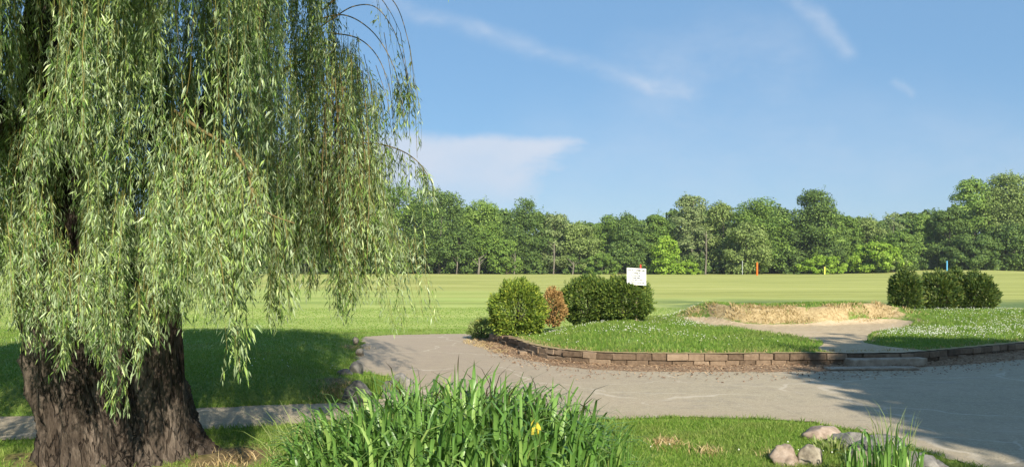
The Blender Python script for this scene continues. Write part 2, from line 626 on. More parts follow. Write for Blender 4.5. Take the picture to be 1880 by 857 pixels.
M_YEWB = foliage_mat("bright_evergreen_spray", [(0.0, (0.065, 0.12, 0.02)), (0.45, (0.14, 0.215, 0.03)), (0.85, (0.27, 0.34, 0.045)), (1.0, (0.37, 0.41, 0.06))],
                     trans=0.15, rough=0.55, spec=0.25)
M_YEWD = foliage_mat("dark_evergreen_spray", [(0.0, (0.03, 0.06, 0.016)), (0.5, (0.065, 0.11, 0.024)), (0.85, (0.13, 0.18, 0.035)), (1.0, (0.20, 0.21, 0.05))], trans=0.12, rough=0.55, spec=0.25)
M_DEAD = foliage_mat("dead_needles", [(0.0, (0.15, 0.08, 0.03)), (0.5, (0.36, 0.215, 0.08)), (1.0, (0.54, 0.36, 0.15))], trans=0.12, rough=0.8, spec=0.1)
M_YFLOW = foliage_mat("yellow_flower", [(0.0, (0.55, 0.42, 0.03)), (1.0, (0.75, 0.62, 0.08))], trans=0.2, rough=0.6)
M_STONE_PINK = mat_simple("pink_granite", [(0.3, (0.15, 0.115, 0.085)), (0.48, (0.29, 0.22, 0.17)), (0.7, (0.42, 0.34, 0.28))], 13, 0.8, 0.5, 0.01)
M_STONE_TAN = mat_simple("tan_fieldstone", [(0.3, (0.12, 0.10, 0.075)), (0.5, (0.24, 0.205, 0.155)), (0.7, (0.37, 0.33, 0.26))], 14, 0.85, 0.5, 0.01)
M_STONE_GREY = mat_simple("grey_fieldstone", [(0.3, (0.09, 0.085, 0.075)), (0.5, (0.18, 0.17, 0.155)), (0.7, (0.28, 0.26, 0.23))], 12, 0.85, 0.5, 0.012)
M_BLOCK = mat_simple("wall_block", [(0.25, (0.085, 0.060, 0.041)), (0.5, (0.185, 0.132, 0.09)), (0.75, (0.29, 0.215, 0.15))], 14, 0.95, 0.7, 0.012, 0.4, spec=0.1)
M_MULCH = mat_simple("mulch_bed", [(0.3, (0.13, 0.085, 0.055)), (0.5, (0.26, 0.175, 0.11)), (0.7, (0.40, 0.285, 0.185))], 20, 0.95, 0.8, 0.02, spec=0.1)
M_CHIP = mat_simple("wood_chip", [(0.2, (0.13, 0.075, 0.045)), (0.5, (0.25, 0.16, 0.10)), (0.8, (0.38, 0.27, 0.17))], 5, 0.95, 0.0, 0.01, 0.85, spec=0.1)
M_SLAB = mat_simple("worn_slab", [(0.3, (0.22, 0.17, 0.12)), (0.55, (0.36, 0.29, 0.22)), (0.75, (0.46, 0.38, 0.29))], 7, 0.9, 0.5, 0.012)
M_PATH2 = mat_simple("far_path", [(0.3, (0.34, 0.28, 0.20)), (0.6, (0.46, 0.39, 0.29))], 1.5, 0.9, 0.3, 0.01)

# ------------------------------------------------------------------ ground layout (metres; camera at the origin looking along +Y)
WALL = smooth_poly([(-0.55, 18.3), (-0.22, 17.4), (0.05, 16.6), (0.3, 15.6), (0.62, 14.8), (1.15, 14.2), (1.95, 13.85), (3.3, 13.78), (5.2, 13.88), (6.5, 13.95), (7.3, 14.25),
                    (8.6, 15.0), (9.9, 15.8), (12, 17.0), (15, 18.6), (20, 20.6)], 0.12)
ROAD_NEAR = [(6.0, 1.0), (5.0, 3.4), (4.35, 5.4), (3.95, 6.8), (3.72, 7.7), (3.58, 8.3), (3.3, 8.85), (2.7, 9.1), (2.0, 9.2), (1.25, 9.1), (0.2, 8.95), (-1.0, 8.9), (-1.9, 8.95)]
ROAD_LEFT = [(-2.25, 9.6), (-1.95, 10.25), (-1.45, 10.9), (-1.42, 11.9), (-2.1, 12.75), (-2.62, 13.5), (-2.8, 14.5), (-3.0, 15.9), (-3.3, 18), (-3.62, 19.8)]
ROAD_FAR = [(-3.0, 20.3), (-2, 20.55), (-1.0, 20.6), (-0.7, 19.6)]
near = smooth_poly(ROAD_NEAR, 0.12, jitter=0.035, seed=3)
left = smooth_poly(ROAD_LEFT, 0.12, jitter=0.05, seed=4)
farp = smooth_poly(ROAD_FAR, 0.12, jitter=0.06, seed=5)
ROAD = np.concatenate([near, left, farp, WALL[2:], [(40, 24), (60, 24), (60, 1)]])
PATH_N = smooth_poly([(-40, 5.5), (-16, 7.0), (-9, 7.6), (-5.0, 8.0), (-3.3, 8.5), (-2.2, 8.85), (-1.5, 9.0)], 0.2, jitter=0.03, seed=6)
PATH_F = smooth_poly([(-1.6, 10.2), (-2.06, 10.25), (-3.9, 9.8), (-5.8, 9.27), (-9, 8.9), (-16, 8.5), (-40, 7.5)], 0.2, jitter=0.04, seed=8)
PATHP = np.concatenate([PATH_N, PATH_F])
ISLAND_BACK = smooth_poly([(20, 20.6), (21.5, 23), (18.5, 25.4), (15, 26.6), (11, 27.2), (7, 26.4), (3.5, 24.6), (1, 22.4), (-0.35, 20.2), (-0.55, 18.3)], 0.4)
ISLAND = np.concatenate([WALL, ISLAND_BACK[1:-1]])
SAND = smooth_poly([(4.1, 22.2), (4.35, 20.7), (5.15, 18.8), (5.75, 17.0), (6.0, 15.7), (6.75, 15.7), (7.4, 17.0), (8.1, 18.1), (9.2, 19.0), (9.9, 20.3), (9.3, 20.9), (7.85, 20.1), (6.6, 19.8), (5.7, 20.0), (4.9, 21.4)], 0.25, closed=True)
YFAR_X = [3.8, 4.3, 4.9, 5.7, 6.6, 7.85, 9.3, 10.2]
YFAR_Y = [22.6, 22.2, 21.3, 19.95, 19.75, 20.0, 20.8, 21.0]
TRUNK = (-3.45, 7.2)


def ground_z(x, y):
    x = np.asarray(x, float)
    y = np.asarray(y, float)
    dp = np.minimum(sdist(x, y, ROAD), sdist(x, y, PATHP))
    di = sdist(x, y, ISLAND)
    off = sstep(dp, 0.18, 1.1)
    z = np.zeros_like(x)
    lw = sstep(-x, 1.2, 2.2) * sstep(y, 9.5, 10.5) * sstep(y, 21, 17)
    z += 0.12 * off * lw
    z += (0.05 + 0.05 * (fbm(x * 0.9, y * 0.9, 3) - 0.5)) * sstep(dp, 0.15, 0.6) * sstep(y, 24, 19)
    z += 0.015 * np.exp(-((x - TRUNK[0]) ** 2 + (y - TRUNK[1]) ** 2) / 1.2 ** 2) * off
    z += (fbm(x * 0.12, y * 0.12, 11) - 0.5) * 0.14 * sstep(y, 24, 34) * sstep(dp, 1, 5)
    fx = sstep(y, 48, 140)
    z += fx * (0.40 + (fbm(x * 0.03, y * 0.02, 21) - 0.5) * 0.22)
    z += 0.75 * np.exp(-((x - 78) / 13.0) ** 2) * sstep(y, 95, 138) + 0.25 * sstep(x, 88, 130) * fx
    z = np.where(di < -0.2, -0.06, z)
    z = np.where((di < 0.4) & (di >= -0.2), np.minimum(z, 0.0), z)
    return z


def axis(parts):
    return np.concatenate([np.arange(a, b, s) for a, b, s in parts])


gx = np.concatenate([-np.geomspace(600, 20, 24), axis([(-18, -6, .3), (-6, 5, .15), (5, 24, .3)]), np.geomspace(25, 600, 34)])
gy = np.concatenate([[-80, -40, -20, -10, -5, -2, 0, 2], axis([(3, 22, .15), (22, 34, .4)]), np.geomspace(34, 190, 50), np.geomspace(200, 600, 9)])
GX, GY = np.meshgrid(gx, gy)
GZ = ground_z(GX.ravel(), GY.ravel())
nx_, ny_ = len(gx), len(gy)
idx = np.arange(nx_ * ny_).reshape(ny_, nx_)
quads = np.stack([idx[:-1, :-1], idx[:-1, 1:], idx[1:, 1:], idx[1:, :-1]], -1).reshape(-1, 4)
gxr, gyr = GX.ravel(), GY.ravel()


def soil_mask(x, y):
    s = sstep(np.hypot(x - TRUNK[0], (y - TRUNK[1])) + (vnoise(x * 5, y * 5, 15) - .5) * .5, 0.95, 0.72) * 0.7
    for (px, py, z, r, a) in ((1222, 820, 0, .16, .75), (1300, 838, 0, .2, .5), (1430, 845, 0, .15, .7), (620, 705, .1, .25, .9), (655, 628, .1, .3, .8), (660, 645, .1, .22, .8), (1395, 820, 0, .25, .25), (430, 850, 0, .35, .9)):
        cx, cy = gp(px, py, z)
        q = np.hypot((x - cx), (y - cy) * 0.7) / r
        s = np.maximum(s, a * sstep(q + (vnoise(x * 9, y * 9, 5) - .5) * 0.8, 1.3, 0.5))
    return s


ground = mesh_np("ground", np.stack([gxr, gyr, GZ], 1), quads, M_LAWN, None, True, {'soil': soil_mask(gxr, gyr)})
tag(ground, "green mown lawn and pale dry field running to the trees", "ground", kind='structure')


def sheet(name, poly, z, mat, label, cat, extra=0.12):
    bm = bmesh.new()
    vs = [bm.verts.new((p[0], p[1], z)) for p in poly]
    f = bm.faces.new(vs)
    bmesh.ops.triangulate(bm, faces=[f])
    bm.normal_update()
    for f in bm.faces:
        if f.normal.z < 0:
            f.normal_flip()
    me = bpy.data.meshes.new(name)
    bm.to_mesh(me)
    bm.free()
    me.materials.append(mat)
    o = link(bpy.data.objects.new(name, me))
    return tag(o, label, cat, kind='structure')


def grid_sheet(name, poly, zf, mat, bounds, step, label, cat, attrs_f=None, smooth=True):
    """grid clipped to a polygon: boundary vertices are pulled onto the outline"""
    x0, x1, y0, y1 = bounds
    xs, ys = np.arange(x0, x1, step), np.arange(y0, y1, step)
    X, Y = np.meshgrid(xs, ys)
    sh = X.shape
    X, Y = X.ravel(), Y.ravel()
    sd = sdist(X, Y, poly)
    i = np.arange(len(X)).reshape(sh)
    q = np.stack([i[:-1, :-1], i[:-1, 1:], i[1:, 1:], i[1:, :-1]], -1).reshape(-1, 4)
    keep = (sd[q] < step * 0.75).all(1)
    q = q[keep]
    # pull outside vertices back onto the outline
    P = np.asarray(poly)
    out = np.where(sd > 0)[0]
    out = out[np.isin(out, q)]
    for k in out:
        A, B = P, np.roll(P, -1, 0)
        D = B - A
        t = np.clip(((X[k] - A[:, 0]) * D[:, 0] + (Y[k] - A[:, 1]) * D[:, 1]) / ((D ** 2).sum(1) + 1e-12), 0, 1)
        C = A + D * t[:, None]
        j = np.argmin((C[:, 0] - X[k]) ** 2 + (C[:, 1] - Y[k]) ** 2)
        X[k], Y[k] = C[j]
    used = np.unique(q)
    remap = np.full(len(X), -1)
    remap[used] = np.arange(len(used))
    X, Y = X[used], Y[used]
    q = remap[q]
    Z = zf(X, Y)
    at_ = attrs_f(X, Y) if attrs_f else None
    o = mesh_np(name, np.stack([X, Y, Z], 1), q, mat, None, smooth, at_)
    return tag(o, label, cat, kind='structure')


def road_edge(x, y):
    sd = -sdist(x, y, ROAD)
    return {'edge': sstep(sd, 0.55, 0.0) * 0.85}


def path_edge(x, y):
    return {'edge': sstep(-sdist(x, y, PATHP), 0.3, 0.0) * 0.6}


grid_sheet("path", PATHP, lambda x, y: x * 0 + 0.008, M_ASPH, (-20, -1.2, 6, 11), 0.15, "narrow asphalt path in the shade behind the willow trunk", "path", path_edge)
grid_sheet("road", ROAD, lambda x, y: x * 0 + 0.014, M_ASPH, (-4.5, 26, 1, 24), 0.15, "worn pale asphalt drive curving past the raised bunker island", "road", road_edge)
FARPATH_C = smooth_poly([(45, 24), (28, 27.5), (21, 29.2), (18.2, 29.9), (15.6, 31.2), (14.8, 33), (14.9, 35.5)], 0.5)


def ribbon(name, C, w, z, mat, label, cat):
    T = np.gradient(C, axis=0)
    T /= np.linalg.norm(T, axis=1)[:, None]
    Nn = np.stack([-T[:, 1], T[:, 0]], 1)
    V, cols = [], 5
    for k in range(cols):
        s = (k / (cols - 1) - .5) * w
        Q = C + Nn * s
        V.append(np.stack([Q[:, 0], Q[:, 1], ground_z(Q[:, 0], Q[:, 1]) + z], 1))
    V = np.stack(V, 1).reshape(-1, 3)
    i = np.arange(len(V)).reshape(len(C), cols)
    q = np.stack([i[:-1, :-1], i[:-1, 1:], i[1:, 1:], i[1:, :-1]], -1).reshape(-1, 4)
    return tag(mesh_np(name, V, q, mat, None, True), label, cat, kind='structure')


ribbon("cart_path", FARPATH_C, 1.7, 0.03, M_PATH2, "pale cart path passing behind the dark evergreen shrubs", "path")


# ------------------------------------------------------------------ the raised island with the bunker
def sand_d(x, y):
    return sdist(x, y, SAND)


def chute(x, y):
    """worn sandy ramp from the bunker to the slab step"""
    c = 6.35 + 0.1 * np.sin(y * 2)
    hw = 0.42 + 0.55 * sstep(y, 15.6, 14.2)
    return sstep(np.abs(x - c) / hw, 1.1, 0.75) * sstep(y, 16.2, 15.5)


def bank_t(x, y):
    return y - np.interp(x, YFAR_X, YFAR_Y)


def bank_win(x):
    return sstep(x, 4.2, 5.3) * sstep(x, 11.2, 9.3)


def island_z(x, y):
    df = sdist(x, y, ISLAND)
    P = np.asarray(WALL)
    dw = np.full(np.shape(x), 1e9)
    for a in range(0, len(P) - 4, 4):
        dw = np.minimum(dw, np.hypot(x - P[a, 0], y - P[a, 1]))
    Bk = ISLAND_BACK[2:-3]
    db = np.full(np.shape(x), 1e9)
    for a in range(0, len(Bk)):
        db = np.minimum(db, np.hypot(x - Bk[a, 0], y - Bk[a, 1]))
    lip = 0.05 + 0.17 * sstep(x, 4.2, 1.8) + 0.12 * sstep(x, 8.0, 10.5)
    z = 0.245 + lip * sstep(dw, 0.1, 3.0) + (0.22 - lip) * sstep(y, 19.2, 21)
    z = z + (fbm(x * 0.7, y * 0.7, 31) - 0.5) * 0.09 * sstep(dw, .1, 1)
    t = bank_t(x, y) + (fbm(x * 1.3, y * 1.3, 5) - .5) * 0.8
    bk = bank_win(x)
    z = z + bk * (0.27 + 0.12 * (fbm(x * 1.1, y * 0.3, 8) - .5)) * sstep(t, 0.0, 0.5) - bk * 0.12 * sstep(t, 1.2, 4)
    z = z * sstep(db, 0.0, 3.4) - 0.03 * sstep(db, 0.5, 0.0)
    sd = sand_d(x, y)
    ins = sstep(sd, 0.22, -0.25)
    z = z * (1 - ins) + (0.26 + 0.03 * fbm(x * 3, y * 3, 4) + 0.012 * fbm(x * 9, y * 9, 6)) * ins
    c = chute(x, y)
    z = z * (1 - c) + (0.235 + 0.02 * sstep(y, 14.0, 16) + 0.02 * fbm(x * 4, y * 4, 9)) * c
    return z


def island_attrs(x, y):
    t = bank_t(x, y) + (fbm(x * 1.3, y * 1.3, 5) - .5) * 0.8
    sand = np.maximum(sstep(sand_d(x, y), 0.15, -0.15), chute(x, y))
    dry = bank_win(x) * sstep(t, -0.1, 0.05) * sstep(t + (fbm(x * 2.3, y * 2.3, 19) - .5) * 1.2, 1.0, 0.6) * sstep(fbm(x * 1.7, y * 1.7, 66), .2, .55)
    P = np.asarray(WALL)
    dw = np.full(np.shape(x), 1e9)
    for a in range(0, len(P), 3):
        dw = np.minimum(dw, np.hypot(x - P[a, 0], y - P[a, 1]))
    dry = np.maximum(dry, 0.75 * sstep(dw, 0.32, 0.12))
    # dry patch at the bunker's left end and along the bare right rim
    dry = np.maximum(dry, 0.8 * sstep(np.hypot((x - 4.0) / .7, (y - 21.6) / 1.0), 1.1, .5))
    dry = np.maximum(dry, 0.55 * sstep(sand_d(x, y), 0.5, 0.1))
    return {'sand': sand, 'dry': dry * (1 - sand)}


mound = grid_sheet("island_mound", ISLAND, island_z, M_MOUND, (-1, 22, 13.4, 27.6), 0.11, "raised grass island with a sand bunker and clover", "terrain", island_attrs)

# ------------------------------------------------------------------ retaining wall, slab step, mulch
arc = np.concatenate([[0], np.cumsum(np.linalg.norm(np.diff(WALL, axis=0), axis=1))])


def wall_at(s):
    x = np.interp(s, arc, WALL[:, 0])
    y = np.interp(s, arc, WALL[:, 1])
    x2 = np.interp(s + 0.05, arc, WALL[:, 0])
    y2 = np.interp(s + 0.05, arc, WALL[:, 1])
    t = Vector((x2 - x, y2 - y, 0))
    t = t.normalized() if t.length > 1e-6 else Vector((1, 0, 0))
    return Vector((x, y, 0)), t


def chamfer_box(bm, c, t, n, L, D, H, ch=0.008, jit=0.0, rnd=random):
    """box: length L along t, depth D along n (towards the back), height H; chamfered all round"""
    up = Vector((0, 0, 1))
    vs = []
    for a, b_, c_ in ((-1, -1, -1), (1, -1, -1), (1, 1, -1), (-1, 1, -1), (-1, -1, 1), (1, -1, 1), (1, 1, 1), (-1, 1, 1)):
        p = c + t * (a * L / 2) + n * (b_ * D / 2) + up * (c_ * H / 2)
        p += Vector((rnd.uniform(-jit, jit), rnd.uniform(-jit, jit), rnd.uniform(-jit, jit)))
        vs.append(bm.verts.new(p))
    fs = [bm.faces.new([vs[i] for i in f]) for f in ((3, 2, 1, 0), (4, 5, 6, 7), (0, 1, 5, 4), (1, 2, 6, 5), (2, 3, 7, 6), (3, 0, 4, 7))]
    es = list({e for f in fs for e in f.edges})
    bmesh.ops.bevel(bm, geom=es, offset=ch, segments=1, affect='EDGES', profile=0.6)


def bm_obj(name, bm, mat, parent=None, smooth=False):
    me = bpy.data.meshes.new(name)
    bmesh.ops.recalc_face_normals(bm, faces=bm.faces)
    bm.to_mesh(me)
    bm.free()
    if smooth:
        me.polygons.foreach_set('use_smooth', np.full(len(me.polygons), True))
    if mat:
        me.materials.append(mat)
    return link(bpy.data.objects.new(name, me), parent)


wall = empty("retaining_wall", (3.3, 13.8, 0), "low curved retaining wall of brown blocks edging the bunker island", "wall")
R = random.Random(5)
for name, z0, hh, shift in (("block_course", 0.012, 0.108, 0.0), ("capping_course", 0.124, 0.108, 0.13)):
    bm = bmesh.new()
    s = 0.05 + shift
    while s < arc[-1] - 0.3:
        L = R.choice([0.25, 0.27, 0.27, 0.36, 0.4])
        c, t = wall_at(s + L / 2)
        n = Vector((-t.y, t.x, 0))
        step_zone = 5.62 < c.x < 7.05
        if not (step_zone and name == "block_course"):
            jit = 0.006 if c.x > 1.2 else 0.018
            out = R.uniform(-0.018, 0.016)
            drop = (0.012 if step_zone else 0) + R.uniform(-.004, .004)
            pos = c + n * (0.11 - out) + Vector((0, 0, z0 + hh / 2 - drop))
            if name == "capping_course" and c.x > 1.0:
                pos += -n * 0.012
            chamfer_box(bm, pos, t, n, L - 0.009, 0.22, hh, 0.008, jit, R)
        s += L
    bm_obj(name, bm, M_BLOCK, wall)
# earth core of the wall so no light leaks between the blocks
bm = bmesh.new()
core_t = [(wall_at(s)) for s in np.arange(0.1, arc[-1] - .2, 0.25)]
prev = None
for c, t in core_t:
    n = Vector((-t.y, t.x, 0))
    a = c + n * 0.05
    b_ = c + n * 0.21
    cur = [bm.verts.new((a.x, a.y, -.02)), bm.verts.new((a.x, a.y, .222)), bm.verts.new((b_.x, b_.y, .222)), bm.verts.new((b_.x, b_.y, -.02))]
    if prev:
        for k in range(3):
            bm.faces.new((prev[k], cur[k], cur[k + 1], prev[k + 1]))
    prev = cur
bm_obj("earth_core", bm, M_MULCH, wall)

bm = bmesh.new()
p0, p1 = Vector((5.66, 13.80, 0.085)), Vector((7.02, 14.02, 0.09))
tt = (p1 - p0).normalized()
chamfer_box(bm, (p0 + p1) / 2, Vector((tt.x, tt.y, 0)), Vector((-tt.y, tt.x, 0)), (p1 - p0).length, 0.34, 0.145, 0.014, 0.008, R)
bmesh.ops.subdivide_edges(bm, edges=bm.edges[:], cuts=2, use_grid_fill=True)
for v in bm.verts:
    v.co += Vector((0, 1, 1)) * ((mnoise.noise(v.co * 4)) * 0.012)
tag(bm_obj("step_slab", bm, M_SLAB), "long worn slab set into the retaining wall as a step below the bunker", "step")
bm = bmesh.new()
chamfer_box(bm, Vector((gp(966, 653)[0], gp(966, 653)[1], 0.05)), Vector((.95, .3, 0)), Vector((-.3, .95, 0)), 0.3, .2, .09, .012, .012, R)
tag(bm_obj("loose_block", bm, M_BLOCK), "single brown block fallen onto the dirt by the left end of the wall", "block")
bm = bmesh.new()
chamfer_box(bm, Vector((5.9, 13.42, 0.035)), Vector((1, .04, 0)), Vector((-.04, 1, 0)), 1.5, .22, .05, .012, .01, R)
tag(bm_obj("kerb_slab", bm, M_SLAB), "thin flat slab lying on the road edge below the step", "slab")

MUL_OUT = smooth_poly([(-1.0, 19.9), (-0.75, 18.6), (-0.45, 17.0), (0.15, 15.0), (0.85, 13.75), (1.7, 13.2), (3.15, 13.1), (4.7, 13.12), (5.6, 13.3), (6.9, 13.75), (8.3, 14.35), (9.7, 15.15), (12, 16.5), (15, 18.1), (20, 20.0)], 0.12, jitter=0.06, seed=12)
so = np.linspace(0, 1, 300)
arco = np.concatenate([[0], np.cumsum(np.linalg.norm(np.diff(MUL_OUT, axis=0), axis=1))])
IN = np.stack([np.interp(so * arc[-1], arc, WALL[:, 0]), np.interp(so * arc[-1], arc, WALL[:, 1])], 1)
OUT = np.stack([np.interp(so * arco[-1], arco, MUL_OUT[:, 0]), np.interp(so * arco[-1], arco, MUL_OUT[:, 1])], 1)
rows = []
for k in range(8):
    f = k / 7
    Q = IN * (1 - f) + OUT * f
    zz = 0.016 + 0.034 * (1 - f) ** 1.3 + 0.03 * (fbm(Q[:, 0] * 4, Q[:, 1] * 4, 77) - .4) * math.sin(math.pi * min(f * 1.05, 1))
    zz = np.maximum(zz, 0.018) if f < 1 else zz * 0 + 0.006
    zz = zz + 0.05 * sstep(Q[:, 0], 7.2, 8.2) * (1 - f)
    rows.append(np.stack([Q[:, 0], Q[:, 1], zz], 1))
MV = np.stack(rows, 1)
ii = np.arange(MV.shape[0] * 8).reshape(-1, 8)
mq = np.stack([ii[:-1, :-1], ii[:-1, 1:], ii[1:, 1:], ii[1:, :-1]], -1).reshape(-1, 4)[:, ::-1]
tag(mesh_np("mulch_bed", MV.reshape(-1, 3), mq, M_MULCH, None, True), "brown strip of earth and mulch below the retaining wall", "mulch", kind='structure')
# wood chips
n = 9000
fi = rng.random(n)
fk = rng.random(n) ** 0.9
Ii = np.stack([np.interp(fi, so, IN[:, 0]), np.interp(fi, so, IN[:, 1])], 1)
Oo = np.stack([np.interp(fi, so, OUT[:, 0]), np.interp(fi, so, OUT[:, 1])], 1)
Q = Ii * (1 - fk[:, None]) + Oo * (fk[:, None] * rng.uniform(0.9, 1.12, (n, 1)))
zq = 0.018 + 0.034 * (1 - np.clip(fk, 0, 1)) ** 1.3 + 0.02 * rng.random(n) + 0.05 * sstep(Q[:, 0], 7.2, 8.2) * (1 - fk)
ang = rng.uniform(0, math.pi, n)
ln = rng.uniform(.008, .026, n)
wd = rng.uniform(.005, .011, n)
tl = rng.normal(0, .25, (n, 2))
d1 = np.stack([np.cos(ang), np.sin(ang), tl[:, 0]], 1) * ln[:, None]
d2 = np.stack([-np.sin(ang), np.cos(ang), tl[:, 1]], 1) * wd[:, None]
C3 = np.stack([Q[:, 0], Q[:, 1], zq], 1)
thick = np.array([0, 0, 0.008])
V = np.stack([C3 - d1 - d2, C3 + d1 - d2, C3 + d1 + d2, C3 - d1 + d2, C3 + thick], 1).reshape(-1, 3)
b5 = np.arange(n)[:, None] * 5
tri = np.concatenate([b5 + np.array([[0, 1, 4]]), b5 + np.array([[1, 2, 4]]), b5 + np.array([[2, 3, 4]]), b5 + np.array([[3, 0, 4]])])
tag(mesh_np("wood_chips", V, tri, M_CHIP), "scattered brown wood chips along the foot of the wall", "wood chips", kind='stuff')


# ------------------------------------------------------------------ grass
def surf_z(x, y):
    z = ground_z(x, y)
    ins = sdist(x, y, ISLAND) < -0.05
    if ins.any():
        z[ins] = island_z(x[ins], y[ins])
    return z


def blades(x, y, h, w, lean, z=None, seed=0):
    r = np.random.default_rng(seed)
    n = len(x)
    if z is None:
        z = surf_z(x, y)
    a = r.uniform(0, 2 * math.pi, n)
    la = r.uniform(0, 2 * math.pi, n)
    ll = h * lean * r.uniform(.3, 1.3, n)
    side = np.stack([np.cos(a), np.sin(a), a * 0], 1) * (w / 2)[:, None]
    base = np.stack([x, y, z - 0.004], 1)
    ld = np.stack([np.cos(la) * ll, np.sin(la) * ll, h], 1)
    mid = base + ld * np.array([0.38, .38, .62])
    tip = base + ld
    V = np.stack([base - side, base + side, mid + side * .75, mid - side * .75, tip], 1).reshape(-1, 3)
    i = np.arange(n)[:, None] * 5
    return V, i + np.array([[0, 1, 2, 3]]), i + np.array([[3, 2, 4]])


def join(parts):
    Vs, Qs, Ts, o = [], [], [], 0
    for V, q, t in parts:
        Vs.append(V)
        Qs.append(q + o)
        Ts.append(t + o)
        o += len(V)
    return np.concatenate(Vs), [np.concatenate(Qs), np.concatenate(Ts)]


def scatter(bounds, dens, accept, seed):
    r = np.random.default_rng(seed)
    x0, x1, y0, y1 = bounds
    n = int((x1 - x0) * (y1 - y0) * dens)
    x = r.uniform(x0, x1, n)
    y = r.uniform(y0, y1, n)
    vis = np.abs(x) < 0.66 * y + 0.5
    x, y = x[vis], y[vis]
    k = accept(x, y)
    return x[k], y[k]


def off_pave(x, y, m=0.0):
    return (np.minimum(sdist(x, y, ROAD), sdist(x, y, PATHP)) > m + (vnoise(x * 7, y * 7, 2) - .6) * 0.10) & (sdist(x, y, ISLAND) > 0.25) & (soil_mask(x, y) < 0.3 + 0.5 * vnoise(x * 20, y * 20, 8))


parts = []
x, y = scatter((-0.5, 4.6, 5.2, 9.4), 3600, off_pave, 1)
hn = fbm(x * 2.2, y * 2.2, 41)
parts.append(blades(x, y, 0.022 + 0.05 * hn * rng.uniform(.5, 1.2, len(x)), rng.uniform(.004, .008, len(x)), .8, None, 1))
x, y = scatter((-7, -0.5, 5.2, 9.2), 2400, off_pave, 2)
parts.append(blades(x, y, rng.uniform(.02, .06, len(x)), rng.uniform(.004, .009, len(x)), .8, None, 2))
x, y = scatter((-14, -1.2, 9.2, 15), 1300, off_pave, 3)
parts.append(blades(x, y, rng.uniform(.02, .055, len(x)), rng.uniform(.006, .011, len(x)), .8, None, 3))
x, y = scatter((-16, 1, 15, 22), 520, off_pave, 4)
parts.append(blades(x, y, rng.uniform(.02, .05, len(x)), rng.uniform(.01, .018, len(x)), .9, None, 4))
x, y = scatter((-22, 22, 22, 34), 110, off_pave, 5)
parts.append(blades(x, y, rng.uniform(.015, .035, len(x)), rng.uniform(.02, .035, len(x)), .9, None, 5))
# rough fringe beside the paving
x, y = scatter((-4.2, 4.4, 5.5, 21), 900, lambda x, y: (np.abs(np.minimum(sdist(x, y, ROAD), sdist(x, y, PATHP)) - 0.05) < 0.09) & (sdist(x, y, ISLAND) > 0.6) & (vnoise(x * 3, y * 3, 12) > .42), 6)
parts.append(blades(x, y, rng.uniform(.03, .08, len(x)), rng.uniform(.006, .012, len(x)), .9, None, 6))
V, fs = join(parts)
tag(mesh_np("grass", V, fs, M_GRASS), "short green lawn grass", "grass", kind='stuff')


def isl_ok(x, y):
    a = island_attrs(x, y)
    return (sdist(x, y, ISLAND) < -0.14) & (a['sand'] < 0.35) & (a['dry'] < 0.35 + .4 * rng.random(len(x)))


parts = []
x, y = scatter((-0.6, 14, 13.8, 20.5), 750, isl_ok, 11)
hn = fbm(x * 1.8, y * 1.8, 51)
parts.append(blades(x, y, 0.025 + 0.075 * hn * rng.uniform(.4, 1.2, len(x)), rng.uniform(.008, .016, len(x)), .8, None, 11))
x, y = scatter((-0.6, 18, 20.5, 26.5), 330, isl_ok, 12)
parts.append(blades(x, y, rng.uniform(.02, .07, len(x)), rng.uniform(.014, .026, len(x)), .8, None, 12))
V, fs = join(parts)
tag(mesh_np("island_grass", V, fs, M_GRASS), "longer green grass covering the raised island", "grass", kind='stuff')

# straw-dry grass on the bunker face and along the wall
parts = []
x, y = scatter((3.3, 11, 19.2, 23.5), 900, lambda x, y: (bank_win(x) * sstep(bank_t(x, y), -.05, .08) * sstep(bank_t(x, y), 1.0, .6) > rng.random(len(x)) * .9 + .1) & (vnoise(x * 2.6, y * 2.6, 91) > .42), 21)
parts.append(blades(x, y, rng.uniform(.03, .10, len(x)) * (0.4 + vnoise(x * 4, y * 4, 3)), rng.uniform(.01, .022, len(x)), .9, None, 21))
x, y = scatter((-0.9, 10, 13.8, 20), 500, lambda x, y: (sdist(x, y, ISLAND) < -.16) & (sdist(x, y, ISLAND) > -.36) & (rng.random(len(x)) < .7) & (y < 17.5), 22)
parts.append(blades(x, y, rng.uniform(.02, .06, len(x)), rng.uniform(.008, .014, len(x)), 1.1, None, 22))
x, y = scatter((-1.3, 0.3, 16, 20.6), 600, lambda x, y: (sdist(x, y, ISLAND) > .02) & (sdist(x, y, ISLAND) < .55) & (vnoise(x * 3, y * 3, 6) > .4), 23)
parts.append(blades(x, y, rng.uniform(.03, .09, len(x)), rng.uniform(.008, .014, len(x)), 1.2, None, 23))
for (px, py, z, r_, nn) in ((620, 712, .12, .28, 500), (655, 630, .12, .3, 300), (1222, 822, .03, .17, 260), (1430, 848, .03, .14, 160), (1300, 838, .03, .16, 120), (430, 850, .05, .3, 200)):
    cx, cy = gp(px, py, z)
    x = cx + rng.normal(0, r_ * .5, nn)
    y = cy + rng.normal(0, r_ * .7, nn)
    parts.append(blades(x, y, rng.uniform(.02, .09, nn), rng.uniform(.005, .01, nn), 1.2, None, nn))
V, fs = join(parts)
tag(mesh_np("dry_grass", V, fs, M_STRAW), "straw coloured dead grass on the bunker face and wall edge", "dry grass", kind='stuff')


